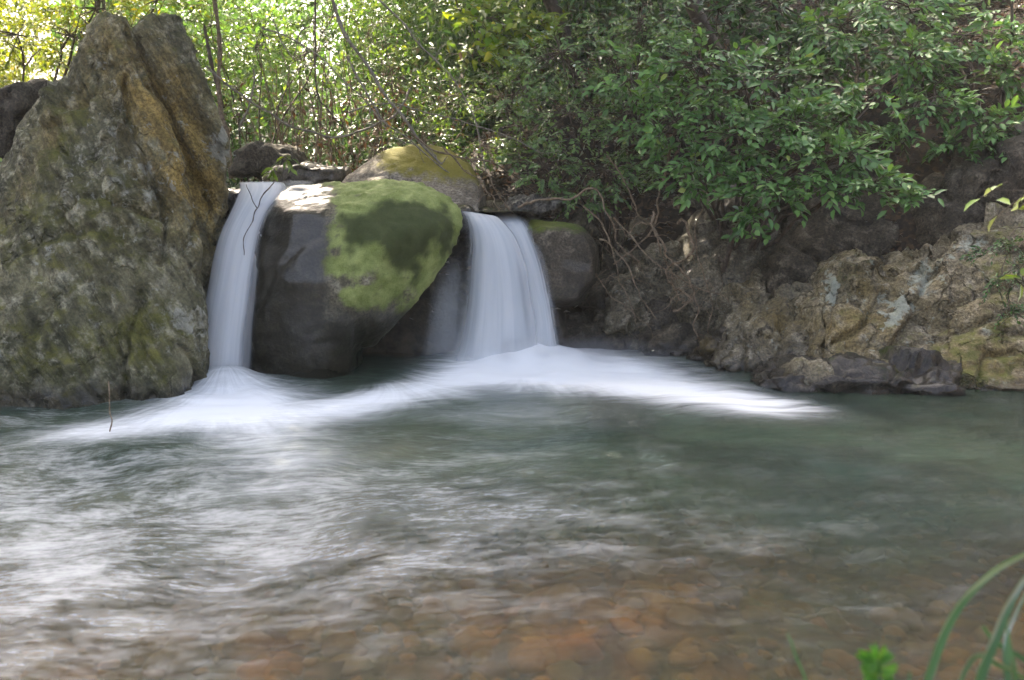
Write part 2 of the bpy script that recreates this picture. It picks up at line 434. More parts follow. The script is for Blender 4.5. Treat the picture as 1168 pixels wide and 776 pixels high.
patch = m.noise(m.vmap(flt, (1.0, 1.7, 1), (0, 0, R(-10))), 2.0, 4, 0.6, 0.0)
ws = m.math('MULTIPLY', m.rng(m.math('ADD', m.math('ADD', m.math('MULTIPLY', s_f2, 0.3), m.math('MULTIPLY', s_3, 0.3)), m.math('ADD', m.math('MULTIPLY', patch, 0.4), m.math('MULTIPLY', glare_wispA, 0.13))), 0.50, 0.72), m.math('MULTIPLY', glare_wispA, 1.8))
ff = m.math('ADD', ff, m.math('MULTIPLY', ws, 0.32), clamp=True)
ff = m.math('MULTIPLY', ff, 0.96)
h = m.math('ADD', m.math('ADD', m.math('MULTIPLY', s_f, 0.8), m.math('ADD', m.math('MULTIPLY', s_f2, 0.6), m.math('MULTIPLY', s_3, 0.35))), m.math('MULTIPLY', lump, 0.9))
bmp = m.n('ShaderNodeBump', {'Height': h, 'Strength': 0.5, 'Distance': 0.06}).outputs[0]
murk = m.rng(depA, 0.15, 0.82, 0.02, 0.90)
tint = m.mix(m.rng(depA, 0.0, 1.0), (0.94, 0.84, 0.58), (0.42, 0.62, 0.44))
mc = m.mix(m.rng(m.noise(flt, 0.8, 3), 0.35, 0.65), (0.016, 0.042, 0.030), (0.036, 0.064, 0.036))
clear = m.mixsh(0.48, m.n('ShaderNodeBsdfTransparent', {0: tint}).outputs[0], m.n('ShaderNodeBsdfRefraction', {'Color': tint, 'Roughness': 0.22, 'IOR': 1.2, 'Normal': bmp}).outputs[0])
body = m.mixsh(murk, clear, m.n('ShaderNodeBsdfDiffuse', {0: mc}).outputs[0])
fr = m.n('ShaderNodeFresnel', {0: 1.33, 'Normal': bmp}).outputs[0]
gl = m.n('ShaderNodeBsdfGlossy', {'Color': (0.72, 0.74, 0.74), 'Roughness': 0.20, 'Normal': bmp}).outputs[0]
wsh = m.mixsh(m.math('MULTIPLY', fr, 1.0), body, gl)
fo = m.n('ShaderNodeBsdfDiffuse', {0: (0.82, 0.84, 0.85)}).outputs[0]
MAT['pool'] = m.done(m.mixsh(ff, wsh, fo))
pool.data.materials.append(MAT['pool'])

# upper stream: the slack water held behind the boulder
ux, uy = np.arange(-8.0, 0.30, 0.08), np.arange(9.45, 19.0, 0.1)
UX, UY = np.meshgrid(ux, uy, indexing='ij')
uz = 1.50 + 0.06 * np.maximum(UY - 9.8, 0) + 0.012 * fbm(np.stack([UX.ravel() * 2, UY.ravel() * 3, 0 * UX.ravel()], 1), 3, 8).reshape(UX.shape)
me = mesh_np('stream_water', np.stack([UX.ravel(), UY.ravel(), uz.ravel()], 1), [grid_faces(len(ux), len(uy))])
up = tag(link(bpy.data.objects.new('stream_water', me)), kind='structure')
m = M('stream_water_surface')
co = m.n('ShaderNodeTexCoord').outputs['Object']
bmp = m.n('ShaderNodeBump', {'Height': m.noise(co, 6.0, 4), 'Strength': 0.4, 'Distance': 0.05}).outputs[0]
sh = m.mixsh(m.n('ShaderNodeFresnel', {0: 1.33, 'Normal': bmp}).outputs[0], m.n('ShaderNodeBsdfDiffuse', {0: (0.06, 0.065, 0.05)}).outputs[0],
             m.n('ShaderNodeBsdfGlossy', {'Roughness': 0.12, 'Normal': bmp}).outputs[0])
up.data.materials.append(m.done(sh))

# ------------------------------------------------------------------ rocks
def hull_into(bm, pts):
    vs = [bm.verts.new(Vector(p)) for p in pts]
    r = bmesh.ops.convex_hull(bm, input=vs, use_existing_faces=False)
    bad = [v for v in r['geom_interior'] if isinstance(v, bmesh.types.BMVert)] + [v for v in r['geom_unused'] if isinstance(v, bmesh.types.BMVert)]
    bmesh.ops.delete(bm, geom=list(set(bad)), context='VERTS')

def slab(outline, Y, front, back, shrink=0.72, lift=0.0):
    """Points of a convex block: the outline at depth Y, drawn in towards the viewer and away from it."""
    o = [W(x, y, Y) for x, y in outline]
    c = np.mean(o, axis=0)
    pts = list(o)
    for p in o:
        q = c + (p - c) * shrink; q[1] = Y - front; q[2] += lift
        pts.append(q)
        q = c + (p - c) * (shrink + 0.1); q[1] = Y + back
        pts.append(q)
    return pts

def rock(name, label, hulls, mat, voxel=0.04, smooth=8, amp=0.06, freq=1.6, crack=0.03, crack_f=1.5, ani=(1, 1, 1), seed=1, attrs=None, fineamp=0.3, cat='rock', group=None, facet=0.0, grooves=()):
    bm = bmesh.new()
    for h in hulls:
        hull_into(bm, h)
    tmp_me = bpy.data.meshes.new('tmp'); bm.to_mesh(tmp_me); bm.free()
    tmp = bpy.data.objects.new('tmp', tmp_me); col.objects.link(tmp)
    md = tmp.modifiers.new('r', 'REMESH'); md.mode = 'VOXEL'; md.voxel_size = voxel
    ms = tmp.modifiers.new('s', 'SMOOTH'); ms.factor = 0.5; ms.iterations = smooth
    dg = bpy.context.evaluated_depsgraph_get()
    ev = tmp.evaluated_get(dg)
    me = bpy.data.meshes.new_from_object(ev)
    bpy.data.objects.remove(tmp); bpy.data.meshes.remove(tmp_me)
    me.name = name
    n = len(me.vertices)
    V = np.empty(n * 3, np.float32); me.vertices.foreach_get('co', V); V = V.reshape(-1, 3).astype(float)
    me.polygons.foreach_set('use_smooth', np.ones(len(me.polygons), bool))
    N = np.empty(n * 3, np.float32); me.vertex_normals.foreach_get('vector', N); N = N.reshape(-1, 3)
    A = np.asarray(ani, float)
    if A.ndim == 2:
        Q = V @ A.T
    else:
        Q = V * A
    wq = Q + 0.25 * np.stack([fbm(Q * 1.3, 2, seed + 50), fbm(Q * 1.3 + 9, 2, seed + 60), fbm(Q * 1.3 + 19, 2, seed + 70)], 1)
    d = amp * fbm(Q * freq, 5, seed, 0.52)
    if crack:
        f1, f2, cid, tl = voro(wq * crack_f, seed)
        d += facet * tl / crack_f + crack * (cid - 0.5) * 1.6 - crack * 1.5 * (1 - sstep(0.0, 0.11, f2 - f1))
        f1, f2, cid, tl = voro(wq * crack_f * 2.7, seed + 5)
        d += 0.8 * facet * tl / (crack_f * 2.7) + 0.35 * crack * (cid - 0.5) * 1.6 - 0.5 * crack * (1 - sstep(0.0, 0.12, f2 - f1))
    d += amp * fineamp * ridged(Q * freq * 5, 3, seed + 3) * 0.3
    px, py = PX(V)
    at = attrs(px, py, V, N) if attrs else {}
    if 'smooth' in at:
        d *= 1 - 0.75 * np.clip(at['smooth'], 0, 1)
    if 'lift' in at:
        d += at.pop('lift')
    for line, gw, gd in grooves:
        best = np.full(n, 1e9)
        wx_, wy_ = px + 7 * fbm(V * 4, 2, 200), py + 7 * fbm(V * 4 + 5, 2, 201)
        for (ax, ay), (bx, by) in zip(line[:-1], line[1:]):
            L2 = (bx - ax) ** 2 + (by - ay) ** 2
            tt = np.clip(((wx_ - ax) * (bx - ax) + (wy_ - ay) * (by - ay)) / L2, 0, 1)
            best = np.minimum(best, np.hypot(wx_ - ax - tt * (bx - ax), wy_ - ay - tt * (by - ay)))
        d -= gd * np.exp(-(best / gw) ** 2) * (N[:, 1] < 0.25)
    V = V + N * d[:, None]
    base = np.array((V[:, 0].mean(), V[:, 1].mean(), V[:, 2].min()))
    me.vertices.foreach_set('co', (V - base).astype(np.float32).ravel())
    me.update()
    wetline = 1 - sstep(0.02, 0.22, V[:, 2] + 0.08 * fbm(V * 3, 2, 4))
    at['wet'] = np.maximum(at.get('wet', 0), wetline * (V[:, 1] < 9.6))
    for k, v in at.items():
        attr(me, k, np.broadcast_to(v, n))
    me.materials.append(mat)
    o = bpy.data.objects.new(name, me)
    o.location = base
    link(o)
    if label:
        tag(o, label, cat, group)
    return o

def below(pts, z=-0.6):
    """Copies of points carried down to z, so a rock stands on the bed."""
    return [np.array((p[0], p[1], z)) for p in pts]

def ramp(outline, Yt, Yb, back=0.9, swell=0.10):
    """A leaning slab: its face runs from Yb at the foot back to Yt at the top."""
    ys = [y for _, y in outline]; y0, y1 = min(ys), max(ys)
    f = [W(x, y, Yt + (Yb - Yt) * (y - y0) / (y1 - y0)) for x, y in outline]
    c = np.mean(f, axis=0)
    pts = list(f)
    for p in f:
        q = c + (p - c) * 0.62; q[1] -= swell; q[2] += swell * 0.4
        pts.append(q)
        q = c + (p - c) * 1.02 + np.array((0, back, -0.12)); pts.append(q)
    foot = [p for p in f if p[2] < f[int(np.argmin([q[2] for q in f]))][2] + 0.25]
    return pts + below(foot, min(p[2] for p in f) - 0.4)

rot_t = R(28)
ANI_P = np.array(((math.cos(rot_t) * 1.5, 0, math.sin(rot_t) * 1.5), (0, 1.0, 0), (-math.sin(rot_t) * 0.55, 0, math.cos(rot_t) * 0.55)))
hA = [W(122, 20, 8.1), W(98, 34, 8.0), W(142, 26, 8.0), W(110, 24, 8.3), W(62, 112, 8.0), W(84, 62, 8.0), W(26, 215, 7.8), W(-40, 330, 7.6), W(-160, 465, 7.5), W(-150, 470, 9.5),
      W(160, 80, 7.95), W(205, 190, 7.75), W(226, 290, 7.65), W(198, 395, 7.6), W(216, 450, 7.5), W(195, 460, 7.2), W(100, 466, 7.0), W(-40, 475, 6.9),
      W(125, 230, 7.35), W(60, 330, 7.15), W(180, 330, 7.3), W(120, 40, 9.0), W(0, 300, 9.6), W(240, 300, 9.2)]
hA += below([hA[7], hA[8], hA[13], hA[14], hA[15], hA[16], np.array((-3.2, 9.4, 0))])
hB = [W(186, 16, 8.7), W(168, 26, 8.6), W(206, 18, 8.8), W(222, 44, 8.7), W(240, 110, 8.6), W(256, 165, 8.55), W(262, 215, 8.5), W(234, 300, 8.3), W(204, 430, 8.0),
      W(146, 44, 8.4), W(150, 300, 8.2), W(190, 30, 9.8), W(150, 300, 9.8), W(260, 250, 9.3)]
hB += below([hB[8], np.array((-3.2, 9.4, 0)), np.array((-2.75, 9.2, 0)), np.array((-3.2, 8.0, 0))])
def a_pillar(px, py, V, N):
    och = (1.2 * gauss(px, py, 178, 135, 80, 24, 58) + 1.1 * gauss(px, py, 222, 205, 60, 22, 70) + 0.5 * gauss(px, py, 205, 90, 40, 16, 65)
           + 0.55 * gauss(px, py, 60, 150, 90, 12, -62) + 0.25 * gauss(px, py, 180, 240, 60, 40))
    moss = 0.30 * gauss(px, py, 160, 375, 28, 22) + 0.35 * gauss(px, py, 70, 150, 80, 12, -62) + 0.22 * gauss(px, py, 110, 250, 60, 40) + 0.18 * gauss(px, py, 90, 350, 120, 70)
    moss = moss + 0.12 + 0.2 * gauss(px, py, 90, 420, 140, 30)
    lich = 0.8 * gauss(px, py, 205, 370, 26, 14, 30) + 0.6 * gauss(px, py, 60, 290, 10, 14) + 1.0 * gauss(px, py, 252, 168, 10, 14) + 0.35 * gauss(px, py, 140, 210, 60, 60)
    return dict(ochre=och, moss=moss, lichen=lich, wet=0.9 * sstep(252, 275, px - 0.12 * (py - 215)) * sstep(180, 230, py))
rock('pillar_rock', 'tall pointed rock with twin peaks and ochre streaks beside the narrower waterfall', [hA, hB], MAT['pillar'], 0.026, 5, 0.05, 1.2, 0.006, 0.9, ANI_P, 3, a_pillar, 1.6, facet=0.10, grooves=[
    ([(152, 40), (166, 95), (192, 125), (212, 175), (238, 235)], 5, .10), ([(140, 90), (152, 140), (165, 178), (188, 225), (192, 262), (184, 300)], 4, .09), ([(60, 118), (105, 105), (120, 60)], 5, .05),
    ([(70, 240), (110, 218), (150, 236), (192, 240)], 4, .05), ([(20, 300), (70, 262), (120, 262)], 4, .04), ([(142, 470), (146, 400), (150, 350), (165, 330)], 4, .07), ([(215, 195), (226, 245), (214, 290)], 4, .06),
    ([(40, 440), (44, 370), (75, 330)], 5, .05), ([(100, 180), (128, 160), (135, 120)], 4, .05)])

# the mossy boulder between the falls
hM = [W(378, 221, 8.6), W(400, 211, 8.75), W(440, 206, 8.9), W(480, 211, 8.9), W(508, 226, 8.8), W(527, 246, 8.7), W(524, 262, 8.65), W(505, 300, 8.5), W(470, 345, 8.4),
      W(400, 300, 8.0), W(450, 270, 8.05), W(490, 262, 8.2), W(380, 250, 8.15), W(400, 345, 8.0), W(430, 370, 8.2), W(440, 207, 9.5), W(500, 230, 9.5), W(380, 215, 9.4), W(430, 225, 8.35), W(470, 228, 8.4)]
hM += [W(430, 395, 8.4), W(380, 408, 8.2), W(340, 330, 8.05), W(440, 380, 9.4)]
hW = [W(286, 250, 8.5), W(302, 226, 8.6), W(330, 212, 8.8), W(378, 209, 8.9), W(400, 215, 8.7), W(330, 240, 8.25), W(380, 245, 8.15), W(298, 300, 8.2), W(340, 320, 7.98), W(400, 335, 7.98),
      W(290, 380, 8.15), W(284, 432, 8.25), W(340, 432, 8.15), W(390, 425, 8.25), W(400, 380, 8.1), W(330, 215, 9.6), W(400, 215, 9.6)]
hW += below([W(284, 432, 8.25), W(340, 432, 8.15), W(400, 418, 8.4), W(420, 410, 9.3), W(290, 420, 9.5)])
def a_boulder(px, py, V, N):
    w1, w2, w3 = fbm(V * 5, 4, 77), fbm(V * 4, 4, 78), fbm(V * 9, 3, 79)
    low = 352 - 0.55 * np.maximum(px - 440, 0) - 0.2 * np.maximum(430 - px, 0)
    inside = sstep(352, 402, px + 22 * w1 + 10 * w3) * sstep(24, -36, py - low + 22 * w2 + 8 * w3)
    dark = 1.1 * gauss(px, py, 432, 266, 34, 20) + 1.0 * gauss(px, py, 478, 258, 28, 24) + 0.9 * gauss(px, py, 462, 300, 14, 26) + 0.6 * gauss(px, py, 384, 238, 7, 10) + 0.5 * gauss(px, py, 400, 262, 8, 26) + 0.5 * gauss(px, py, 510, 270, 6, 30)
    dark = sstep(0.35, 0.95, dark + 0.4 * w2 + 0.25 * w3) * 0.9 * sstep(218, 238, py + 6 * w3)
    pale = gauss(px, py, 425, 318, 24, 12) + 0.5 * gauss(px, py, 395, 325, 10, 10)
    wet = np.maximum(sstep(386, 366, px), sstep(330, 372, py)) * 0.95  # soaked stone; its lower part also darkened for shade under the overhang
    olive = 0.30 * gauss(px, py, 455, 345, 40, 25)
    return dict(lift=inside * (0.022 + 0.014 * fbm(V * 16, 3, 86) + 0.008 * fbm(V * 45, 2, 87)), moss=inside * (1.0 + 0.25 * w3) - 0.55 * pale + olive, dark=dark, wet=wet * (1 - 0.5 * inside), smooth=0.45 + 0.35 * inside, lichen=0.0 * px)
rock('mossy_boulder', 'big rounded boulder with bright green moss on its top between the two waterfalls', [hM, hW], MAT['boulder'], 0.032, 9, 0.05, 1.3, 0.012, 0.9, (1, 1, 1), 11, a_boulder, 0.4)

# the ledge the stream drops over
hL = [W(255, 225, 9.1), W(330, 222, 9.3), W(470, 238, 9.35), W(530, 243, 9.5), W(585, 250, 9.7), W(640, 262, 9.9), W(620, 330, 9.7), W(640, 380, 9.9), W(540, 330, 9.6), W(470, 330, 9.4), W(260, 330, 9.0), W(255, 225, 10.2), W(640, 252, 10.6), W(640, 380, 10.4)]
hL += below([W(260, 330, 9.0), W(470, 330, 9.5), W(560, 330, 9.6), W(640, 380, 10.0), W(640, 380, 10.6), W(260, 330, 10.2)])
rock('rock_ledge', 'dark wet rock ledge behind the falls that the stream drops over', [hL], MAT['dark'], 0.05, 4, 0.08, 1.6, 0.06, 1.6, (1, 1, 1.4), 5, lambda px, py, V, N: dict(wet=0.9 + 0 * px), facet=0.17)

# rocks behind
def a_gold(px, py, V, N):
    return dict(moss=0.9 * sstep(222, 180, py - 0.12 * (px - 470)) * sstep(405, 450, px), gold=0.55 + 0 * px, smooth=0.5 + 0 * px)
rock('mossy_rock', 'low rounded rock with yellow moss behind the green boulder', [ramp([(378, 216), (396, 194), (430, 176), (468, 165), (505, 168), (532, 184), (550, 215), (545, 250), (400, 248)], 10.8, 9.65, 0.7, 0.05)],
     MAT['gold'], 0.04, 7, 0.05, 1.5, 0.012, 1.2, (1, 1, 1), 21, a_gold)
def a_mdark(px, py, V, N):
    return dict(moss=0.55 * sstep(275, 252, py), gold=0.3 * gauss(px, py, 610, 258, 14, 6), wet=0.6 * sstep(265, 300, py), smooth=0.6 + 0 * px)
rock('streamside_boulder', 'dark smooth boulder with thin moss beside the wider waterfall', [slab([(594, 262), (606, 251), (640, 250), (668, 258), (684, 282), (682, 320), (660, 348), (615, 352), (596, 320)], 9.75, 0.5, 0.6, 0.72)],
     MAT['dark'], 0.035, 8, 0.05, 1.5, 0.012, 1.2, (1, 1, 1), 23, a_mdark)
rock('flat_rock', 'flat pale grey rock with ribbed face under the tangled vines', [slab([(572, 238), (585, 226), (612, 222), (645, 228), (640, 240), (605, 250), (580, 247)], 10.3, 0.35, 0.5, 0.75)],
     MAT['grey'], 0.025, 3, 0.03, 3, 0.02, 3, (3, 1, 1), 25, facet=0.17)
rock('ledge_stone', 'low mossy ledge stone at the head of the narrower waterfall', [slab([(300, 206), (312, 190), (340, 184), (372, 188), (398, 192), (396, 210), (310, 212)], 10.9, 0.35, 0.6, 0.8)],
     MAT['gold'], 0.04, 4, 0.04, 2, 0.03, 2, (1, 1, 2.5), 27, lambda px, py, V, N: dict(moss=0.35 * sstep(352, 318, px), gold=0.6 + 0 * px, wet=0.5 + 0 * px))
rock('shaded_boulder', 'dark boulder in shade at the stream edge beside the pointed rock', [slab([(262, 206), (270, 175), (300, 160), (330, 168), (345, 190), (340, 206)], 11.6, 0.4, 0.8, 0.75)],
     MAT['dark'], 0.05, 5, 0.06, 1.8, 0.03, 1.6, (1, 1, 1), 29)
rock('angular_boulder', 'angular dark grey boulder behind the sloping shoulder of the pointed rock', [slab([(-60, 150), (-20, 118), (20, 100), (50, 90), (62, 112), (50, 150), (20, 200), (-40, 240)], 10.6, 0.4, 1.2, 0.75)],
     MAT['dark'], 0.06, 3, 0.06, 1.5, 0.04, 1.2, (1, 1, 1), 31, facet=0.17)
rock('overhung_rock', 'black shadowed rock below the angular boulder and the fern leaves', [slab([(-120, 200), (-20, 190), (30, 180), (40, 260), (0, 330), (-120, 340)], 9.9, 0.3, 1.2, 0.8)],
     MAT['dark'], 0.07, 3, 0.08, 1.5, 0.05, 1.2, (1, 1, 1), 33, facet=0.17)

# the rocky bank
R1 = [ramp([(925, 418), (924, 350), (948, 298), (978, 276), (1012, 288), (1020, 340), (995, 422)], 8.9, 8.0),
      ramp([(985, 424), (1000, 345), (1030, 300), (1062, 275), (1095, 290), (1112, 350), (1095, 430)], 8.85, 7.85),
      ramp([(1078, 430), (1086, 345), (1074, 292), (1095, 263), (1135, 258), (1200, 268), (1400, 290), (1400, 440)], 8.75, 7.6),
      ramp([(905, 434), (955, 404), (1060, 388), (1168, 380), (1400, 390), (1400, 480), (1168, 457), (1000, 446)], 8.15, 7.3)]
def a_bank(px, py, V, N):
    w = fbm(V * 6, 3, 85)
    lich = 1.0 * gauss(px, py, 942, 322, 7, 18, 10) + 0.9 * gauss(px, py, 1014, 350, 12, 10) + 1.1 * gauss(px, py, 1048, 318, 12, 20, 25) + 0.8 * gauss(px, py, 1105, 278, 14, 7) + 0.6 * gauss(px, py, 1128, 372, 7, 4) + 0.7 * gauss(px, py, 993, 297, 4, 4) + 0.6 * gauss(px, py, 1032, 336, 5, 8)
    och = 0.6 * gauss(px, py, 960, 375, 40, 25) + 0.8 * gauss(px, py, 1140, 420, 60, 25) + 0.45 * gauss(px, py, 990, 330, 40, 40) + 0.3 * gauss(px, py, 1100, 340, 50, 40)
    moss = 0.22 * gauss(px, py, 1110, 405, 70, 30) + 0.15 * gauss(px, py, 1040, 430, 90, 14) + 0.25 * gauss(px, py, 1150, 320, 40, 60) + 0.04 + 0.15 * gauss(px, py, 975, 300, 30, 30)
    return dict(lichen=1.4 * lich * (0.75 + 0.6 * w), ochre=och, moss=moss)
rock('lichen_rock', 'broad tan rock mottled with pale lichen and moss on the far bank', R1, MAT['bank'], 0.03, 2, 0.035, 1.8, 0.006, 0.75, (0.85, 1, 1.25), 41, a_bank, 1.6, facet=0.2, grooves=[
    ([(931, 420), (927, 355), (944, 305)], 4, .10), ([(950, 385), (1000, 350), (1046, 300)], 4, .08), ([(1020, 400), (1085, 368), (1180, 345)], 4, .07), ([(1052, 330), (1062, 290), (1082, 262)], 4, .08), ([(1090, 345), (1120, 330), (1170, 322)], 3, .06),
    ([(960, 420), (1010, 400), (1060, 396)], 4, .06), ([(1110, 440), (1130, 405), (1168, 395)], 4, .06)])
R2 = [ramp([(872, 430), (900, 414), (960, 406), (1050, 408), (1095, 426), (1090, 446), (1000, 446), (920, 440)], 8.0, 7.4, 0.5)]
rock('wet_ledge', 'low dark wet ledge at the waterline under the lichen rock', R2, MAT['dark'], 0.03, 2, 0.06, 2.2, 0.05, 2.4, (0.7, 1, 2.0), 43, lambda px, py, V, N: dict(wet=0.7 + 0 * px, moss=0.25 * gauss(px, py, 1020, 405, 60, 12)), facet=0.17)
R3 = [ramp([(815, 418), (850, 365), (900, 326), (938, 328), (940, 400), (925, 428), (870, 432)], 9.1, 8.25)]
rock('broken_rock', 'broken brown rock with an orange stain against the lichen rock', R3, MAT['bank'], 0.03, 2, 0.06, 2.2, 0.06, 2.2, (1, 1, 1.2), 45, lambda px, py, V, N: dict(ochre=0.9 * gauss(px, py, 890, 365, 22, 18), moss=-0.4 + 0 * px, wet=0.35 + 0.0 * px), facet=0.17)
R3b = [ramp([(786, 408), (806, 378), (840, 360), (862, 372), (860, 412), (820, 422)], 9.2, 8.8, 0.6)]
rock('crumbled_rock', 'crumbled dark rock heap at the waterline below the hanging vines', R3b, MAT['dark'], 0.03, 2, 0.06, 2.5, 0.06, 2.8, (1, 1, 1.2), 47, lambda px, py, V, N: dict(wet=0.6 + 0 * px, ochre=0.8 * gauss(px, py, 812, 398, 16, 8)), facet=0.17)
R4 = [ramp([(772, 345), (782, 270), (812, 215), (852, 204), (893, 222), (905, 262), (900, 318), (850, 350), (800, 355)], 10.4, 9.4)]
rock('leaning_slab', 'leaning grey slab beneath the brown sapling stem', R4, MAT['bank'], 0.04, 4, 0.06, 1.6, 0.03, 1.2, (1, 1, 1), 49, lambda px, py, V, N: dict(wet=0.45 + 0 * px, moss=-0.1 + 0 * px, lichen=-0.5 + 0 * px), facet=0.17)
R5 = [ramp([(815, 392), (835, 335), (865, 302), (915, 298), (940, 320), (930, 380), (880, 398)], 9.7, 8.8)]
rock('grey_boulder', 'weathered grey boulder under the drooping shrub leaves', R5, MAT['bank'], 0.035, 3, 0.05, 1.8, 0.045, 2.0, (1, 1, 1), 51, lambda px, py, V, N: dict(wet=0.3 + 0 * px, moss=-0.2 + 0 * px, ochre=0.5 * gauss(px, py, 850, 345, 14, 25)), facet=0.17)
R6 = [ramp([(885, 305), (893, 228), (940, 192), (1010, 186), (1075, 215), (1088, 264), (1000, 290), (930, 308)], 10.4, 9.2)]
rock('shadowed_slab', 'dark slab above the lichen rock in the shade of the shrub', R6, MAT['dark'], 0.045, 4, 0.07, 1.5, 0.04, 1.2, (1, 1, 1), 53, lambda px, py, V, N: dict(moss=-0.2 + 0 * px), facet=0.17)
R7 = [slab([(1030, 290), (1060, 215), (1110, 170), (1180, 145), (1420, 150), (1420, 300)], 9.4, 0.4, 1.6, 0.8)]
rock('overhang_rock', 'dark brown overhanging rock behind the yellow leaf spray', R7, MAT['dark'], 0.05, 4, 0.08, 1.5, 0.05, 1.3, (1, 1, 1), 55, lambda px, py, V, N: dict(moss=-0.1 + 0 * px), facet=0.17)
for i, (lab, out, Yd, mk) in enumerate([
        ('dark wet rock under the looping vine knot', [(742, 372), (748, 335), (775, 312), (805, 318), (818, 350), (805, 378), (760, 388)], 9.9, 'dark'),
        ('broad brown slab sloping down behind the root tangle', [(692, 385), (702, 330), (746, 284), (790, 276), (815, 330), (806, 385), (750, 392)], 10.0, 'bank'),
        ('small dark rock beside the thin moss boulder', [(675, 368), (682, 335), (705, 318), (735, 330), (742, 358), (715, 375)], 10.1, 'dark'),
        ('low dark shelf of rock just above the white spray', [(632, 385), (650, 362), (690, 356), (745, 370), (760, 392), (700, 398)], 10.0, 'dark'),
        ('rough brown rock half under the grey-green shrub', [(690, 292), (702, 262), (730, 250), (765, 256), (780, 280), (770, 305), (720, 312)], 10.95, 'bank'),
        ('small tilted block wedged under the grey-green shrub', [(640, 262), (655, 240), (690, 236), (705, 258), (690, 280), (655, 282)], 11.2, 'dark'),
        ('squat block between the leaning slab and the vine knot', [(760, 330), (770, 300), (795, 288), (825, 300), (830, 330), (800, 345)], 10.1, 'bank'),
        ('narrow rock standing in the gap beside the thin moss boulder', [(664, 345), (672, 305), (690, 292), (706, 305), (704, 340), (685, 356)], 10.45, 'dark'),
        ('black waterside rock lapped by the end of the white spray', [(735, 400), (745, 378), (775, 368), (808, 380), (812, 405), (770, 412)], 9.4, 'dark')]):
    rock('bank_rock', lab, [ramp(out, Yd + 0.3, Yd - 0.3, 0.7)], MAT[mk], 0.03, 2, 0.07, 2, 0.03, 2, (1, 1, 1.3), 61 + i, lambda px, py, V, N: dict(wet=0.35 + 0 * px, moss=-0.1 + 0 * px), group='rocks of the bank beside the vines', facet=0.17)
#PART2
# ------------------------------------------------------------------ the falls
def fall_mat():
    m = M('falling_water')
    uv = m.n('ShaderNodeAttribute', attribute_name='fuv').outputs['Vector']
    s = m.n('ShaderNodeSeparateXYZ', {0: uv})
    u, v, k = s.outputs[0], s.outputs[1], s.outputs[2]
    n1 = m.noise(m.vmap(uv, (7, 0.45, 3)), 1.0, 5, 0.6, 0.15)
    n2 = m.noise(m.vmap(uv, (26, 0.8, 5)), 1.0, 4, 0.6, 0.1)
    dens = m.math('ADD', m.math('MULTIPLY', n1, 0.72), m.math('MULTIPLY', n2, 0.28))
    edge = m.attr('edge')
    al = m.rng(m.math('ADD', m.math('MULTIPLY', edge, 1.0), m.math('MULTIPLY', m.math('SUBTRACT', dens, 0.5), 1.2)), 0.02, 0.85)
    al = m.math('MULTIPLY', al, m.attr('dens'), clamp=True)
    c = m.mix(m.rng(dens, 0.35, 0.62), (0.70, 0.74, 0.77), (0.88, 0.90, 0.91))
    bm_ = m.n('ShaderNodeBump', {'Height': dens, 'Strength': 0.3, 'Distance': 0.03}).outputs[0]
    d = m.mixsh(0.35, m.n('ShaderNodeBsdfDiffuse', {0: c, 'Normal': bm_}).outputs[0], m.n('ShaderNodeBsdfTranslucent', {0: c}).outputs[0])
    return m.done(m.mixsh(al, m.n('ShaderNodeBsdfTransparent').outputs[0], d))
MAT['fall'] = fall_mat()

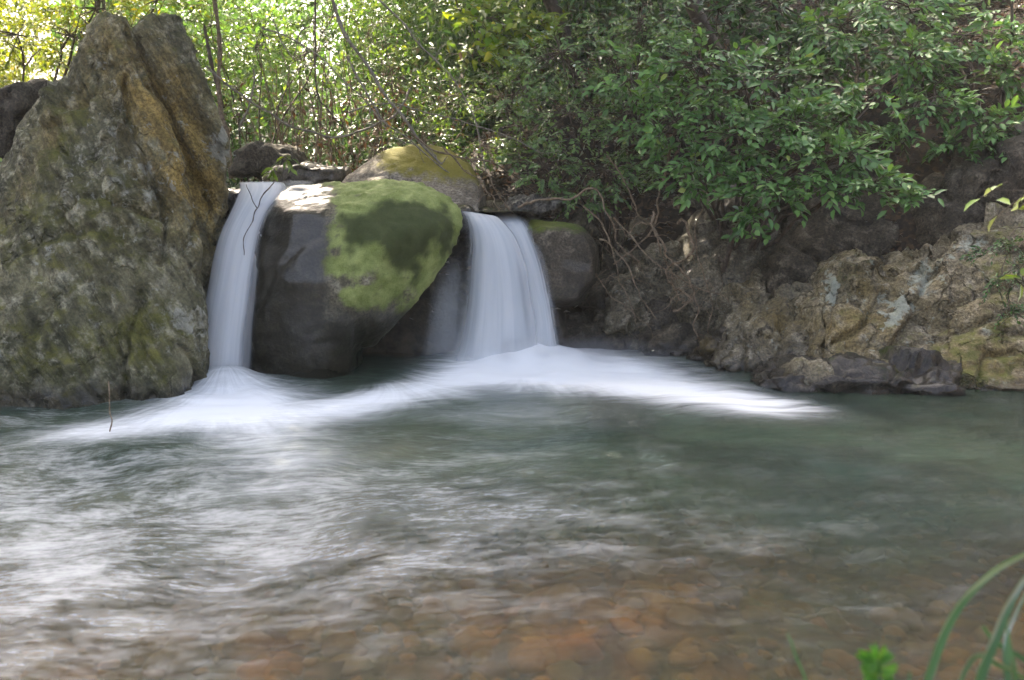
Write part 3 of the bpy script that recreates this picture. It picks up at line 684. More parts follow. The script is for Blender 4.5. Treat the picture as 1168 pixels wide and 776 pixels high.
def waterfall(name, label, rows, layers=((1.0, 0.6), (0.75, 0.75), (0.5, 0.8)), thick=0.16, lfade=0.3, rfade=0.18, seed=0, bottom=0.75, tilt=0.0, top=0.06):
    """rows: (left px, right px, py, Y) down the fall; a closed bulging body of water in nested sheets."""
    rows = np.array(rows, float)
    nv, nu = 60, 40
    t = np.linspace(0, len(rows) - 1, nv)
    i0 = np.minimum(t.astype(int), len(rows) - 2); f = (t - i0)[:, None]
    def cr(A):     # Catmull-Rom down the rows
        p0, p1, p2, p3 = A[np.maximum(i0 - 1, 0)], A[i0], A[i0 + 1], A[np.minimum(i0 + 2, len(A) - 1)]
        return 0.5 * ((2 * p1) + (-p0 + p2) * f + (2 * p0 - 5 * p1 + 4 * p2 - p3) * f * f + (-p0 + 3 * p1 - 3 * p2 + p3) * f ** 3)
    L = cr(np.array([W(r[0], r[2], r[3]) for r in rows])); Rr = cr(np.array([W(r[1], r[2], r[3]) for r in rows]))
    if tilt:
        Rr[:, 2] -= tilt * np.exp(-np.linspace(0, 1, nv) * 7)
    C, Hf = (L + Rr) / 2, (Rr - L) / 2
    s = np.linspace(0, 1, nv)
    VV, UV, ED, DE, FF = [], [], [], [], []
    off = 0
    for li, (sc, dn) in enumerate(layers):
        th = np.linspace(0, 2 * np.pi, nu, endpoint=False)
        T, S = np.meshgrid(th, s, indexing='ij')
        cu = np.cos(T); su = np.sin(T)
        wob = 1 + 0.10 * fbm(np.stack([T.ravel() * 3, S.ravel() * 1.2, 0 * T.ravel() + seed + li * 5], 1), 3, 90 + li).reshape(T.shape)
        bulge = thick * sc * (0.35 + 0.9 * S) * wob
        rag = 1 + 0.10 * fbm(np.stack([np.sign(cu).ravel() * 7, S.ravel() * 5, 0 * T.ravel() + seed * 3 + li * 9], 1), 4, 95).reshape(T.shape) * S
        Pp = C[None] + Hf[None] * (cu * sc * rag)[..., None]
        Pp[..., 1] -= su * bulge
        VV.append(Pp.reshape(-1, 3))
        uu = (cu + 1) / 2
        UV.append(np.stack([uu.ravel() * 0.9 + li * 0.37, S.ravel() * 2.2 + np.where(su < 0, 3.0, 0).ravel(), 0 * S.ravel() + li * 7 + seed], 1))
        e = sstep(0, lfade, uu) * sstep(0, rfade, 1 - uu)
        ED.append(e.ravel())
        DE.append((dn * sstep(0.0, top, S) * (1 - bottom * sstep(0.86, 1.0, S))).ravel())
        FF.append(grid_faces(nu, nv, True) + off); off += nu * nv
    V = np.concatenate(VV)
    base = np.array((V[:, 0].mean(), V[:, 1].mean(), V[:, 2].min()))
    me = mesh_np(name, V - base, [np.concatenate(FF)])
    vattr(me, 'fuv', np.concatenate(UV)); attr(me, 'edge', np.concatenate(ED)); attr(me, 'dens', np.concatenate(DE))
    me.materials.append(MAT['fall'])
    o = bpy.data.objects.new(name, me); o.location = base
    return link(o)

t = tag(waterfall('waterfall', None, [(270, 326, 207, 9.15), (271, 331, 214, 8.85), (268, 325, 226, 8.6), (261, 312, 243, 8.42), (250, 303, 266, 8.28), (240, 298, 300, 8.15), (231, 293, 345, 8.03), (224, 288, 390, 7.94), (219, 287, 430, 7.86), (212, 294, 450, 7.8)], thick=0.17, lfade=0.16, rfade=0.24, seed=1),
        'narrow silky waterfall sliding between the pointed rock and the mossy boulder', 'waterfall')
t = tag(waterfall('waterfall', None, [(512, 556, 235, 9.85), (520, 561, 238, 9.6), (528, 574, 249, 9.32), (531, 592, 275, 9.16), (526, 604, 315, 9.05), (519, 611, 360, 8.98), (511, 617, 395, 8.92), (500, 628, 425, 8.82)], thick=0.22, lfade=0.3, rfade=0.06, seed=3, tilt=0.2, top=0.1),
        'wide fanning waterfall dropping past the overhanging side of the mossy boulder', 'waterfall')
t = tag(waterfall('waterfall', None, [(556, 590, 242, 10.0), (562, 600, 246, 9.7), (574, 613, 266, 9.4), (586, 626, 300, 9.22), (594, 634, 335, 9.15), (598, 640, 365, 9.1), (594, 646, 390, 9.05), (588, 656, 410, 9.0)], layers=((1.0, 0.6), (0.7, 0.65)), thick=0.14, lfade=0.3, rfade=0.5, seed=5),
        'thin curving sheet of falling water behind the wide fan, next to the dark smooth boulder', 'waterfall')
t = tag(waterfall('waterfall', None, [(300, 372, 205, 9.6), (302, 378, 208, 9.1), (306, 376, 214, 8.75), (312, 370, 222, 8.55), (318, 364, 230, 8.45)], layers=((1.0, 0.12), (0.7, 0.12)), thick=0.05, lfade=0.6, rfade=0.7, seed=8, top=0.3, bottom=1.0),
        'thin clear film of water spilling over the wet bare shoulder of the mossy boulder', 'waterfall')

t = tag(waterfall('waterfall', None, [(500, 535, 285, 9.3), (486, 535, 310, 9.2), (472, 535, 345, 9.1), (462, 538, 380, 9.05), (455, 540, 410, 9.0)], layers=((1.0, 0.16), (0.7, 0.16)), thick=0.1, lfade=0.85, rfade=0.15, seed=11, bottom=0.9, top=0.6),
        'faint veil of dripping water in the dark hollow under the mossy boulder', 'waterfall')

# spray hanging over the feet of the falls
def spray(px_, py_, Y_, rx, ry, rz, dens, seed):
    bm = bmesh.new(); bmesh.ops.create_icosphere(bm, subdivisions=3, radius=1.0)
    me = bpy.data.meshes.new('spray')
    for v in bm.verts:
        v.co = Vector((v.co.x * rx, v.co.y * ry, v.co.z * rz))
    bm.to_mesh(me); bm.free()
    o = bpy.data.objects.new('spray', me); o.location = W(px_, py_, Y_); link(o)
    m = M('spray_mist')
    co = m.n('ShaderNodeTexCoord').outputs['Object']
    r = m.n('ShaderNodeVectorMath', {0: m.vmap(co, (1 / rx, 1 / ry, 1 / rz))}, operation='LENGTH').outputs['Value']
    nz = m.rng(m.noise(m.vmap(co, (1, 1, 0.8), loc=(seed, 0, 0)), 4.5, 3, 0.55), 0.32, 0.68)
    d = m.math('MULTIPLY', m.math('MULTIPLY', m.rng(r, 1.0, 0.15), nz), dens)
    v = m.n('ShaderNodeVolumePrincipled', {'Color': (0.97, 0.98, 1.0), 'Density': d, 'Anisotropy': 0.2})
    m.t.links.new(v.outputs[0], m.out.inputs['Volume'])
    m.m.cycles.volume_step_rate = 2.0 if hasattr(m.m.cycles, 'volume_step_rate') else 1.0
    me.materials.append(m.m)
    return tag(o, kind='stuff')
spray(262, 444, 7.65, 0.42, 0.32, 0.30, 6.0, 1)
spray(590, 402, 8.75, 0.75, 0.40, 0.22, 2.2, 2)
spray(690, 405, 8.85, 0.9, 0.45, 0.22, 2.2, 3)

# ------------------------------------------------------------------ plants: tubes and leaves
def unit(a):
    return a / np.maximum(np.linalg.norm(a, axis=-1, keepdims=True), 1e-9)

def tubes(name, lines, mat, parent=None, base=(0, 0, 0), sides=5):
    """lines: list of (points (n,3), radii (n,))."""
    V, F, o = [], [], 0
    for pts, rad in lines:
        pts = np.asarray(pts, float); rad = np.broadcast_to(np.asarray(rad, float), len(pts))
        tg = unit(np.gradient(pts, axis=0))
        ref = np.array((0.31, 0.92, 0.22)) if abs(tg[0, 1]) < 0.8 else np.array((1.0, 0.1, 0.2))
        a = unit(np.cross(tg, ref)); b = np.cross(tg, a)
        th = np.linspace(0, 2 * np.pi, sides, endpoint=False)
        ring = pts[None] + rad[None, :, None] * (np.cos(th)[:, None, None] * a[None] + np.sin(th)[:, None, None] * b[None])
        V.append(ring.reshape(-1, 3)); F.append(grid_faces(sides, len(pts), True) + o); o += sides * len(pts)
    me = mesh_np(name, np.concatenate(V) - np.asarray(base), [np.concatenate(F)])
    me.materials.append(mat)
    return link(bpy.data.objects.new(name, me), parent)

LEAF8 = (np.array([(0, 0, 0), (.33, .42, .10), (.68, .38, .08), (1, 0, -.10), (.68, -.38, .08), (.33, -.42, .10), (.33, 0, 0), (.68, 0, -.02)]),
         [np.array([(1, 2, 7, 6), (6, 7, 4, 5)]), np.array([(0, 1, 6), (0, 6, 5), (2, 3, 7), (7, 3, 4)])])
LEAF4 = (np.array([(0, 0, 0), (.45, .45, .1), (1, 0, -.08), (.45, -.45, .1)]), [np.array([(0, 1, 2), (0, 2, 3)])])

def leaves(name, B, D, Nn, Ln, Wd, mat, parent=None, base=(0, 0, 0), shape=LEAF8, rnd=None):
    T, Fs = shape
    D = unit(D); S = unit(np.cross(D, Nn)); U = np.cross(S, D)
    V = (B[:, None] + D[:, None] * (T[None, :, 0, None] * Ln[:, None, None]) + S[:, None] * (T[None, :, 1, None] * Wd[:, None, None])
         + U[:, None] * (T[None, :, 2, None] * Ln[:, None, None]))
    n, k = len(B), len(T)
    offs = (np.arange(n) * k)[:, None, None]
    F = [(f[None] + offs).reshape(-1, f.shape[1]) for f in Fs]
    me = mesh_np(name, V.reshape(-1, 3) - np.asarray(base), F)
    rnd = rng.random(n) if rnd is None else rnd
    attr(me, 'rnd', np.repeat(rnd, k))
    me.materials.append(mat)
    return link(bpy.data.objects.new(name, me), parent)

def leaf_mat(name, c0, c1, c2, trans=0.42, gloss=0.35, warm=(1.25, 1.15, 0.45), spec=0.5):
    m = M(name)
    r = m.n('ShaderNodeValToRGB', {0: m.attr('rnd')})
    e = r.color_ramp.elements
    e[0].color = (*c0, 1); e[1].color = (*c2, 1); x = e.new(0.5); x.color = (*c1, 1)
    x = e.new(0.97); x.color = (*c2, 1); e[-1].color = (c2[0] * 1.7, c2[1] * 1.15, c2[2], 1)
    co = m.n('ShaderNodeTexCoord').outputs['Object']
    c = m.mul(r.outputs[0], m.mix(m.noise(co, 1.3, 3), (0.62, 0.66, 0.7), (1.3, 1.28, 1.1)))
    bs = m.mixsh(trans, m.n('ShaderNodeBsdfDiffuse', {0: c}).outputs[0], m.n('ShaderNodeBsdfTranslucent', {0: m.mul(c, warm)}).outputs[0])
    fr = m.n('ShaderNodeFresnel', {0: 1.45}).outputs[0]
    return m.done(m.mixsh(m.math('ADD', m.math('MULTIPLY', fr, spec), 0.01), bs, m.n('ShaderNodeBsdfGlossy', {0: (1, 1, 1), 'Roughness': gloss}).outputs[0]))

def bark_mat(name, a, b, s=14):
    m = M(name)
    co = m.n('ShaderNodeTexCoord').outputs['Object']
    n = m.noise(co, s, 5, 0.7)
    bp = m.n('ShaderNodeBump', {'Height': n, 'Strength': 0.6, 'Distance': 0.01}).outputs[0]
    return m.done(m.n('ShaderNodeBsdfPrincipled', {'Base Color': m.mix(m.rng(n, 0.35, 0.65), a, b), 'Roughness': 0.85, 'Normal': bp}).outputs[0])

MAT['leaf_deep'] = leaf_mat('leaf_deep', (0.038, 0.087, 0.030), (0.063, 0.143, 0.045), (0.105, 0.210, 0.063))
MAT['leaf_mid'] = leaf_mat('leaf_mid', (0.070, 0.165, 0.045), (0.13, 0.28, 0.08), (0.21, 0.39, 0.13))
MAT['leaf_grey'] = leaf_mat('leaf_grey', (0.085, 0.155, 0.058), (0.145, 0.25, 0.095), (0.22, 0.36, 0.15), gloss=0.32)
MAT['leaf_fresh'] = leaf_mat('leaf_fresh', (0.075, 0.145, 0.028), (0.14, 0.25, 0.045), (0.23, 0.35, 0.065), trans=0.5)
MAT['leaf_lime'] = leaf_mat('leaf_lime', (0.112, 0.175, 0.015), (0.185, 0.245, 0.02), (0.30, 0.33, 0.025), trans=0.55, gloss=0.6, spec=0.4, warm=(1.3, 1.2, 0.3))
MAT['leaf_fern'] = leaf_mat('leaf_fern', (0.07, 0.22, 0.025), (0.12, 0.32, 0.035), (0.18, 0.40, 0.05), trans=0.4, gloss=0.5, warm=(0.9, 1.1, 0.5), spec=0.3)
MAT['leaf_yellow'] = leaf_mat('leaf_yellow', (0.16, 0.30, 0.02), (0.27, 0.40, 0.03), (0.40, 0.46, 0.04), trans=0.45, gloss=0.5, warm=(1.1, 1.1, 0.5))
MAT['dead'] = leaf_mat('dead_leaf', (0.05, 0.028, 0.014), (0.12, 0.065, 0.03), (0.24, 0.15, 0.08), trans=0.2, gloss=0.5, warm=(1.2, 0.9, 0.5))
MAT['bark'] = bark_mat('bark', (0.05, 0.037, 0.026), (0.13, 0.10, 0.075))
MAT['vine'] = bark_mat('vine_bark', (0.10, 0.07, 0.042), (0.27, 0.20, 0.13), 30)
MAT['palebark'] = bark_mat('pale_bark', (0.13, 0.11, 0.085), (0.28, 0.25, 0.20), 20)

def bend(p0, p1, n=7, sag=0.0, wob=0.05):
    t = np.linspace(0, 1, n)[:, None]
    p = np.asarray(p0) * (1 - t) + np.asarray(p1) * t
    ln = np.linalg.norm(np.asarray(p1) - np.asarray(p0))
    p[:, 2] += (sag * ln * 4 * (t * (1 - t)))[:, 0]
    w = np.cumsum(rng.normal(0, 1, (n, 3)), axis=0); w -= w[0] + (w[-1] - w[0]) * t
    return p + w * wob * ln * 0.35

def sun_clear(P, spots, margin=0.0):
    """False where a leaf would stand in a gap of the canopy that lets the sun through to a spot."""
    keep = np.ones(len(P), bool)
    s = np.array(SUN)
    for c, r in spots:
        d = P - np.asarray(c)
        tt = d @ s
        dist = np.linalg.norm(d - tt[:, None] * s, axis=1)
        keep &= ~((dist < r + margin) & (tt > 0.3))
    return keep
SPOTS = [(W(392, 204, 9.9), 0.09), (W(404, 197, 10.0), 0.09), (W(418, 188, 10.2), 0.07), (W(445, 172, 10.6), 0.02), (W(760, 262, 10.3), 0.02), (W(735, 150, 11.5), 0.08),
         (W(350, 175, 12.5), 0.6), (W(395, 130, 12.5), 0.6), (W(320, 130, 13), 0.5), (W(440, 100, 12.4), 0.4), (W(520, 100, 12.4), 0.4), (W(480, 60, 13.0), 0.4), (W(410, 40, 12.6), 0.4), (W(300, 60, 13), 0.7)]

def sprays(P, O, twig, nleaf, ll, lw, droop=0.25, jit=0.35, flat=1.0):
    """Leafy twigs that end at P and grow along O: returns leaf arrays and twig lines."""
    B, D, Nn, Ln, Wd, lines = [], [], [], [], [], []
    n = len(P)
    tl = twig * rng.uniform(0.6, 1.25, n)
    O = unit(O)
    for i in range(n):
        o = O[i]
        side = unit(np.cross(o, (0, 0, 1.0)) + 1e-6)
        upv = np.cross(side, o)
        upv = unit(upv * flat + np.array((0, -0.45, 0)) + rng.normal(0, 0.35, 3))
        side = unit(np.cross(o, upv))
        k = max(3, int(nleaf * rng.uniform(0.6, 1.3)))
        t = np.linspace(0.15, 1, k)
        c = P[i] + o * ((t - 0.6) * tl[i])[:, None]
        c[:, 2] -= droop * tl[i] * t ** 2
        sg = np.where(np.arange(k) % 2, 1, -1)[:, None]
        d = o * (0.55 + 0.5 * t[:, None]) + sg * side * (1.0 - 0.55 * t[:, None]) + np.array((0, 0, -droop * 0.9)) + rng.normal(0, jit * 0.6, (k, 3))
        B.append(c); D.append(d); Nn.append(upv + rng.normal(0, jit, (k, 3)))
        Ln.append(ll * rng.uniform(0.6, 1.25, k)); Wd.append(lw * rng.uniform(0.7, 1.2, k))
        lines.append((c[[0, k // 2, -1]], np.array((0.004, 0.003, 0.0015))))
    return [np.concatenate(a) for a in (B, D, Nn, Ln, Wd)] + [lines]

def shrub(name, label, cat, root, clusters, leafm, barkm, ll, lw, nleaf=9, twig=0.3, droop=0.25, stem_r=0.022, group=None, shape=LEAF8, face=0.35, names=('stem', 'foliage'), shell=0.55, gaps=True, flat=1.0):
    root = np.asarray(root, float)
    e = tag(empty(name, root), label, cat, group)
    Ps, Os, lines = [], [], []
    for (cx, cy, cY, rx, ry, rz, n) in clusters:
        c = W(cx, cy, cY) if cx > -5000 else np.array((cy, cY, rx))
        mid = root + (c - root) * 0.4 + np.array((0, 0, 0.25 * np.linalg.norm(c - root) * 0.5))
        st = np.concatenate([bend(root, mid, 5, 0, 0.08)[:-1], bend(mid, c, 6, 0, 0.12)])
        lines.append((st, np.linspace(stem_r, stem_r * 0.35, len(st))))
        v = unit(rng.normal(0, 1, (n, 3)))
        r = (shell + (1 - shell) * rng.random(n))[:, None]
        p = c + v * r * np.array((rx, ry, rz))
        o = v * np.array((1, 1, 0.5)) + np.array((0, -face, 0.05)) + rng.normal(0, 0.3, (n, 3))
        Ps.append(p); Os.append(o)
        for j in rng.choice(n, min(n, max(2, n // 2)), replace=False):
            lines.append((bend(st[-3 + j % 3] if j % 2 else c, p[j] - unit(o[j]) * twig * 0.45, 5, 0.04, 0.12), np.linspace(stem_r * 0.3, 0.003, 5)))
    B, D, Nn, Ln, Wd, tw = sprays(np.concatenate(Ps), np.concatenate(Os), twig, nleaf, ll, lw, droop, flat=flat)
    if gaps:
        k = sun_clear(B, SPOTS)
        B, D, Nn, Ln, Wd = B[k], D[k], Nn[k], Ln[k], Wd[k]
    tubes(names[0], lines + tw, barkm, e, root, 4)
    leaves(names[1], B, D, Nn, Ln, Wd, leafm, e, root, shape)
    return e

def gpt(px, py, Y):
    p = W(px, py, Y); p[2] = ground_z(p[0], p[1]) - 0.03
    return p

shrub('evergreen_shrub', 'large glossy evergreen shrub leaning over the rocky bank with layered drooping sprays', 'shrub', gpt(835, 300, 10.2),
      [(800, 75, 9.3, .7, .5, .38, 52), (870, 95, 9.1, .6, .5, .4, 52), (770, 140, 9.3, .5, .45, .36, 40), (850, 150, 8.9, .62, .45, .34, 55), (910, 140, 8.7, .45, .4, .26, 34), (800, 195, 9.1, .45, .4, .28, 34),
       (880, 205, 8.7, .48, .35, .26, 40), (955, 175, 8.4, .40, .3, .20, 28), (945, 205, 8.5, .35, .3, .16, 22), (1000, 205, 8.2, .28, .25, .13, 18), (1040, 222, 8.1, .16, .15, .08, 9), (860, 250, 8.8, .26, .2, .14, 14), (970, 130, 8.8, .4, .3, .2, 20), (720, 90, 9.6, .4, .4, .35, 30), (985, 105, 9.0, .35, .3, .2, 16)],
      MAT['leaf_mid'], MAT['bark'], 0.112, 0.056, 9, 0.34, 0.28, 0.028)
shrub('small_leaved_shrub', 'dense shrub of small grey-green leaves above the tangled vines', 'shrub', gpt(700, 230, 10.9),
      [(640, 60, 10.4, .6, .5, .5, 60), (700, 60, 10.4, .6, .5, .5, 60), (650, 130, 10.2, .6, .5, .45, 60), (720, 130, 10.1, .55, .5, .4, 55), (620, 190, 10.2, .5, .4, .32, 45), (690, 195, 10.0, .55, .4, .3, 50), (755, 190, 10.0, .4, .35, .25, 30), (740, 20, 10.3, .6, .5, .4, 50), (660, 225, 10.1, .4, .3, .16, 24), (600, 100, 10.7, .5, .5, .5, 40)],
      MAT['leaf_grey'], MAT['bark'], 0.078, 0.042, 10, 0.27, 0.22, 0.02)
shrub('feathery_shrub', 'light green fine-leaved shrub arching above the yellow-mossed rock', 'shrub', gpt(500, 190, 12.6),
      [(440, 90, 12.1, .6, .5, .5, 60), (510, 110, 12.0, .6, .5, .45, 65), (570, 110, 11.8, .5, .45, .4, 50), (480, 160, 11.7, .5, .4, .28, 42), (555, 170, 11.6, .5, .4, .26, 42), (420, 40, 12.6, .6, .5, .5, 45), (600, 150, 11.6, .4, .4, .3, 30)],
      MAT['leaf_fresh'], MAT['vine'], 0.07, 0.035, 11, 0.27, 0.2, 0.014)
shrub('broad_leaved_sapling', 'sapling with broad leaves coloured lime-bright as if sunlit above the feathery shrub', 'sapling', gpt(585, 150, 13.6),
      [(560, 20, 13.1, .5, .4, .32, 26), (600, 30, 13.0, .4, .35, .28, 20), (540, 55, 13.0, .36, .3, .2, 14), (585, 60, 12.9, .3, .3, .16, 12), (520, 0, 13.3, .5, .4, .3, 20)],
      MAT['leaf_yellow'], MAT['bark'], 0.19, 0.10, 6, 0.34, 0.25, 0.02)  # bright leaf colour stands in for sun on the sapling
shrub('hanging_shrub', 'dark evergreen shrub hanging from the top of the bank over the overhanging rock', 'shrub', gpt(1080, 140, 10.9),
      [(960, 30, 10.2, .6, .5, .3, 34), (1040, 60, 9.8, .5, .4, .26, 34), (1100, 40, 10.0, .6, .4, .3, 36), (1150, 80, 9.5, .4, .3, .25, 26), (1060, 120, 9.4, .4, .3, .16, 22), (1120, 130, 9.3, .35, .3, .15, 18), (1010, 0, 10.3, .6, .5, .3, 30), (1160, 10, 10.0, .5, .4, .3, 28), (1030, 150, 9.4, .3, .2, .1, 12), (960, 150, 9.9, .4, .3, .18, 18), (1100, 160, 9.3, .34, .25, .12, 14), (1155, 150, 9.2, .3, .25, .14, 12), (1060, 90, 9.9, .4, .3, .2, 20)],
      MAT['leaf_mid'], MAT['bark'], 0.12, 0.055, 9, 0.33, 0.25, 0.022)
shrub('understory_bush', 'deep green bush atop the bank between the glossy shrub and the hanging shrub', 'bush', gpt(900, 120, 12.0),
      [(880, 0, 11.0, .9, .5, .5, 70), (960, 60, 11.2, .8, .5, .5, 60), (820, 10, 11.0, .7, .5, .5, 50), (900, 60, 11.2, .6, .4, .4, 40), (1050, 10, 11.3, .8, .5, .5, 50)],
      MAT['leaf_deep'], MAT['bark'], 0.125, 0.06, 9, 0.34, 0.2, 0.03)
shrub('streamside_bush', 'mid-green leafy bush growing beyond the pointed rock and the head of the narrower waterfall', 'bush', gpt(290, 150, 13.0),
      [(240, 30, 12.8, .7, .5, .6, 46), (300, 40, 12.6, .7, .5, .55, 46), (350, 60, 12.5, .6, .5, .5, 40), (270, 100, 12.8, .5, .4, .4, 26), (380, 20, 12.6, .6, .5, .5, 36), (220, 80, 13, .5, .4, .5, 26), (340, 120, 12.6, .4, .3, .3, 16)],
      MAT['leaf_fresh'], MAT['bark'], 0.10, 0.045, 9, 0.33, 0.25, 0.02)
shrub('sunlit_tree', 'slim tree with glowing yellow-green leaves behind the sloping shoulder of the pointed rock', 'tree', gpt(40, 160, 15.0),
      [(20, 40, 14.2, .9, .6, .6, 46), (80, 40, 14.4, .8, .6, .5, 36), (110, 10, 14.4, .8, .6, .5, 36), (-40, 70, 14.0, .9, .6, .6, 30), (30, 100, 13.8, .5, .4, .25, 14), (180, 0, 14.6, .8, .6, .4, 26)],
      MAT['leaf_lime'], MAT['bark'], 0.11, 0.05, 9, 0.36, 0.3, 0.045, names=('trunk', 'crown'))
shrub('rock_fern', 'small drooping green plant rooted in the dark gap beside the pointed rock', 'plant', np.array(W(10, 205, 9.4)),
      [(14, 190, 9.0, .18, .15, .12, 9), (8, 225, 8.95, .15, .12, .12, 8), (40, 165, 9.2, .12, .12, .1, 5), (6, 252, 8.9, .1, .1, .08, 4)],
      MAT['leaf_mid'], MAT['bark'], 0.09, 0.04, 6, 0.22, 0.4, 0.008)
shrub('seedling', 'small seedling with a few bright green leaves standing at the lip of the narrower waterfall', 'plant', W(322, 206, 9.85) ,
      [(325, 180, 9.8, .10, .1, .07, 4), (312, 192, 9.8, .08, .08, .05, 2)], MAT['leaf_fresh'], MAT['bark'], 0.13, 0.05, 4, 0.14, 0.5, 0.006)
shrub('ivy', 'dark ivy trailing down the lichen rock at the edge of the bank', 'ivy', W(1185, 262, 8.0),
      [(1150, 275, 7.75, .22, .1, .08, 14), (1165, 310, 7.65, .16, .1, .16, 18), (1140, 320, 7.68, .14, .08, .12, 10), (1120, 285, 7.72, .12, .06, .06, 8), (1150, 350, 7.62, .14, .06, .1, 9)],
      MAT['leaf_deep'], MAT['bark'], 0.045, 0.026, 8, 0.18, 0.5, 0.008)
shrub('leaf_spray', 'bright yellow-green leaf spray reaching in from beyond the frame before the overhanging rock', 'branch', np.array((6.9, 4.7, ground_z(6.9, 4.7) - 0.05)),
      [(1160, 232, 4.6, .05, .05, .02, 2), (1135, 217, 4.6, .03, .03, .015, 1), (1180, 245, 4.6, .05, .05, .03, 2), (1168, 322, 4.6, .02, .02, .03, 2)], MAT['leaf_yellow'], MAT['bark'], 0.11, 0.06, 4, 0.2, 0.1, 0.006)

# thin canes in the understorey
lines = []
for i in range(46):
    x0 = rng.uniform(300, 440); Y0 = rng.uniform(11.6, 13.6)
    p = gpt(x0, 190, Y0)
    q = p + np.array((rng.normal(0, .35), rng.normal(0, .3), rng.uniform(1.2, 2.8)))
    lines.append((bend(p, q, 6, 0, 0.07), np.linspace(rng.uniform(.008, .02), .005, 6)))
rt = gpt(370, 190, 12.4)
e = tag(empty('cane_clump', rt), 'clump of thin brown canes in the dark gap beyond the yellow-mossed rock', 'canes')
tubes('cane', lines, MAT['vine'], e, rt, 5)
e['kind'] = 'stuff'

# slim trunks and lianas
def poly(pts, Y, n=None, wob=0.02):
    """A smooth wandering line through pixel points; Y a depth or one for each point."""
    Ys = np.broadcast_to(Y, len(pts))
    K = np.array([W(x, y, d) for (x, y), d in zip(pts, Ys)])
    t = np.linspace(0, len(K) - 1, (n or 8 * len(K)))
    i0 = np.minimum(t.astype(int), len(K) - 2); f = (t - i0)[:, None]
    p0, p1, p2, p3 = K[np.maximum(i0 - 1, 0)], K[i0], K[i0 + 1], K[np.minimum(i0 + 2, len(K) - 1)]
    P = 0.5 * ((2 * p1) + (-p0 + p2) * f + (2 * p0 - 5 * p1 + 4 * p2 - p3) * f * f + (-p0 + 3 * p1 - 3 * p2 + p3) * f ** 3)
    s = rng.random() * 100
    T = t * 1.6
    W3 = np.stack([fbm(np.stack([T + s + k * 31, T * 0, T * 0], 1), 3, 120 + k) for k in range(3)], 1)
    return P + W3 * wob

def vine(label, pts, Y, r0, r1, mat='vine', name='vine', cat='vine', wob=0.025, side=0):
    P = poly(pts, Y, wob=wob)
    base = P[np.argmin(P[:, 2])].copy()
    lines = [(P, 1.1 * np.linspace(r0, r1, len(P)) * (1 + 0.2 * rng.normal(0, 1, len(P)).clip(-1, 1)))]
    for k in range(side):
        i = rng.integers(len(P) // 4, len(P) - 2)
        q = P[i] + np.array((rng.normal(0, .16), rng.normal(0, .08), rng.normal(-.08, .14)))
        lines.append((bend(P[i], q, 6, 0.1, 0.25), np.linspace(r1 * 0.8, 0.0015, 6)))
    o = tubes(name, lines, MAT[mat], None, base, 6)
    o.location = base
    return tag(o, label, cat)

vine('dark slim trunk standing just behind the peak of the pointed rock', [(240, -40), (252, 40), (250, 100), (258, 150), (262, 205)], 11.8, .022, .034, 'vine', 'slim_trunk', 'trunk')
vine('dark forked limb leaning toward the slim trunk by the pointed rock', [(232, 30), (243, 90), (254, 125)], 11.9, .02, .028, 'bark', 'tree_limb', 'limb')
vine('pale leaning stick among canes above the shaded boulder', [(272, 150), (283, 118), (288, 80)], 11.4, .016, .010, 'palebark', 'dead_stick', 'stick')
vine('long pale liana slanting down from the top into the feathery shrub', [(372, -20), (392, 35), (425, 85), (455, 130), (500, 185), (540, 215)], 10.4, .022, .013, 'palebark', side=5)
vine('second thinner liana running beside the long pale one', [(395, 65), (420, 110), (440, 140), (475, 165), (520, 205)], 10.3, .013, .007, 'palebark', side=4)
vine('sagging vine that loops across above the shaded boulder and the golden moss', [(238, 75), (282, 112), (322, 136), (360, 154), (390, 158), (425, 145), (452, 132), (470, 100)], 10.6, .013, .011, 'palebark', side=3)
vine('kinked pale twig hanging in the gap above the canes', [(310, 20), (322, 48), (334, 66), (340, 40), (352, 30)], 10.8, .009, .006, 'palebark', side=3)
vine('upright grey stem in front of the canes', [(362, -10), (360, 60), (360, 105), (372, 120), (395, 150)], 10.9, .013, .009, 'bark', side=3)
vine('arched tan root curving over the flat pale rock', [(590, 236), (612, 228), (645, 226), (676, 215), (690, 235), (702, 270), (728, 302)], 9.5, .013, .008, side=4)
vine('forked root dangling by the thin-mossed smooth boulder', [(684, 272), (705, 292), (722, 322), (735, 345), (750, 362)], 9.35, .010, .005, side=5)
vine('thick looping vine at the heart of the root tangle', [(772, 252), (788, 264), (790, 285), (772, 302), (757, 312), (766, 330), (786, 344), (772, 352)], 9.2, .014, .010, side=7, wob=0.05)
vine('long twisted root hanging straight down to the dark waterside rock', [(742, 238), (748, 270), (764, 296), (784, 318), (792, 345), (792, 370), (797, 388)], 9.15, .013, .006, side=8, wob=0.04)
vine('springy root loop crossing the long twisted one', [(720, 262), (744, 262), (762, 288), (768, 318), (772, 345), (790, 340), (788, 318)], 9.25, .008, .005, side=6, wob=0.06)
vine('slack creeper hanging from the grey-green shrub to the root tangle', [(770, 150), (760, 200), (752, 225), (747, 255), (720, 285), (700, 300)], 9.6, .012, .008, side=6)
vine('thin creeper falling in front of the grey-green shrub', [(690, 175), (715, 215), (730, 245), (750, 268)], 9.6, .008, .006, side=5)
vine('reddish root trailing from the golden moss rock to the wide waterfall', [(505, 165), (525, 190), (545, 205), (560, 222), (568, 240), (600, 262)], 9.9, .010, .005, side=9)
vine('bent twig trailing over the lip of the wide waterfall', [(532, 180), (552, 195), (566, 215), (585, 245), (598, 262)], 9.75, .008, .004, side=8)
vine('loose creeper crossing the lower edge of the feathery shrub', [(470, 150), (498, 172), (540, 180), (575, 195), (600, 215), (640, 235)], 10.2, .010, .006, side=10)
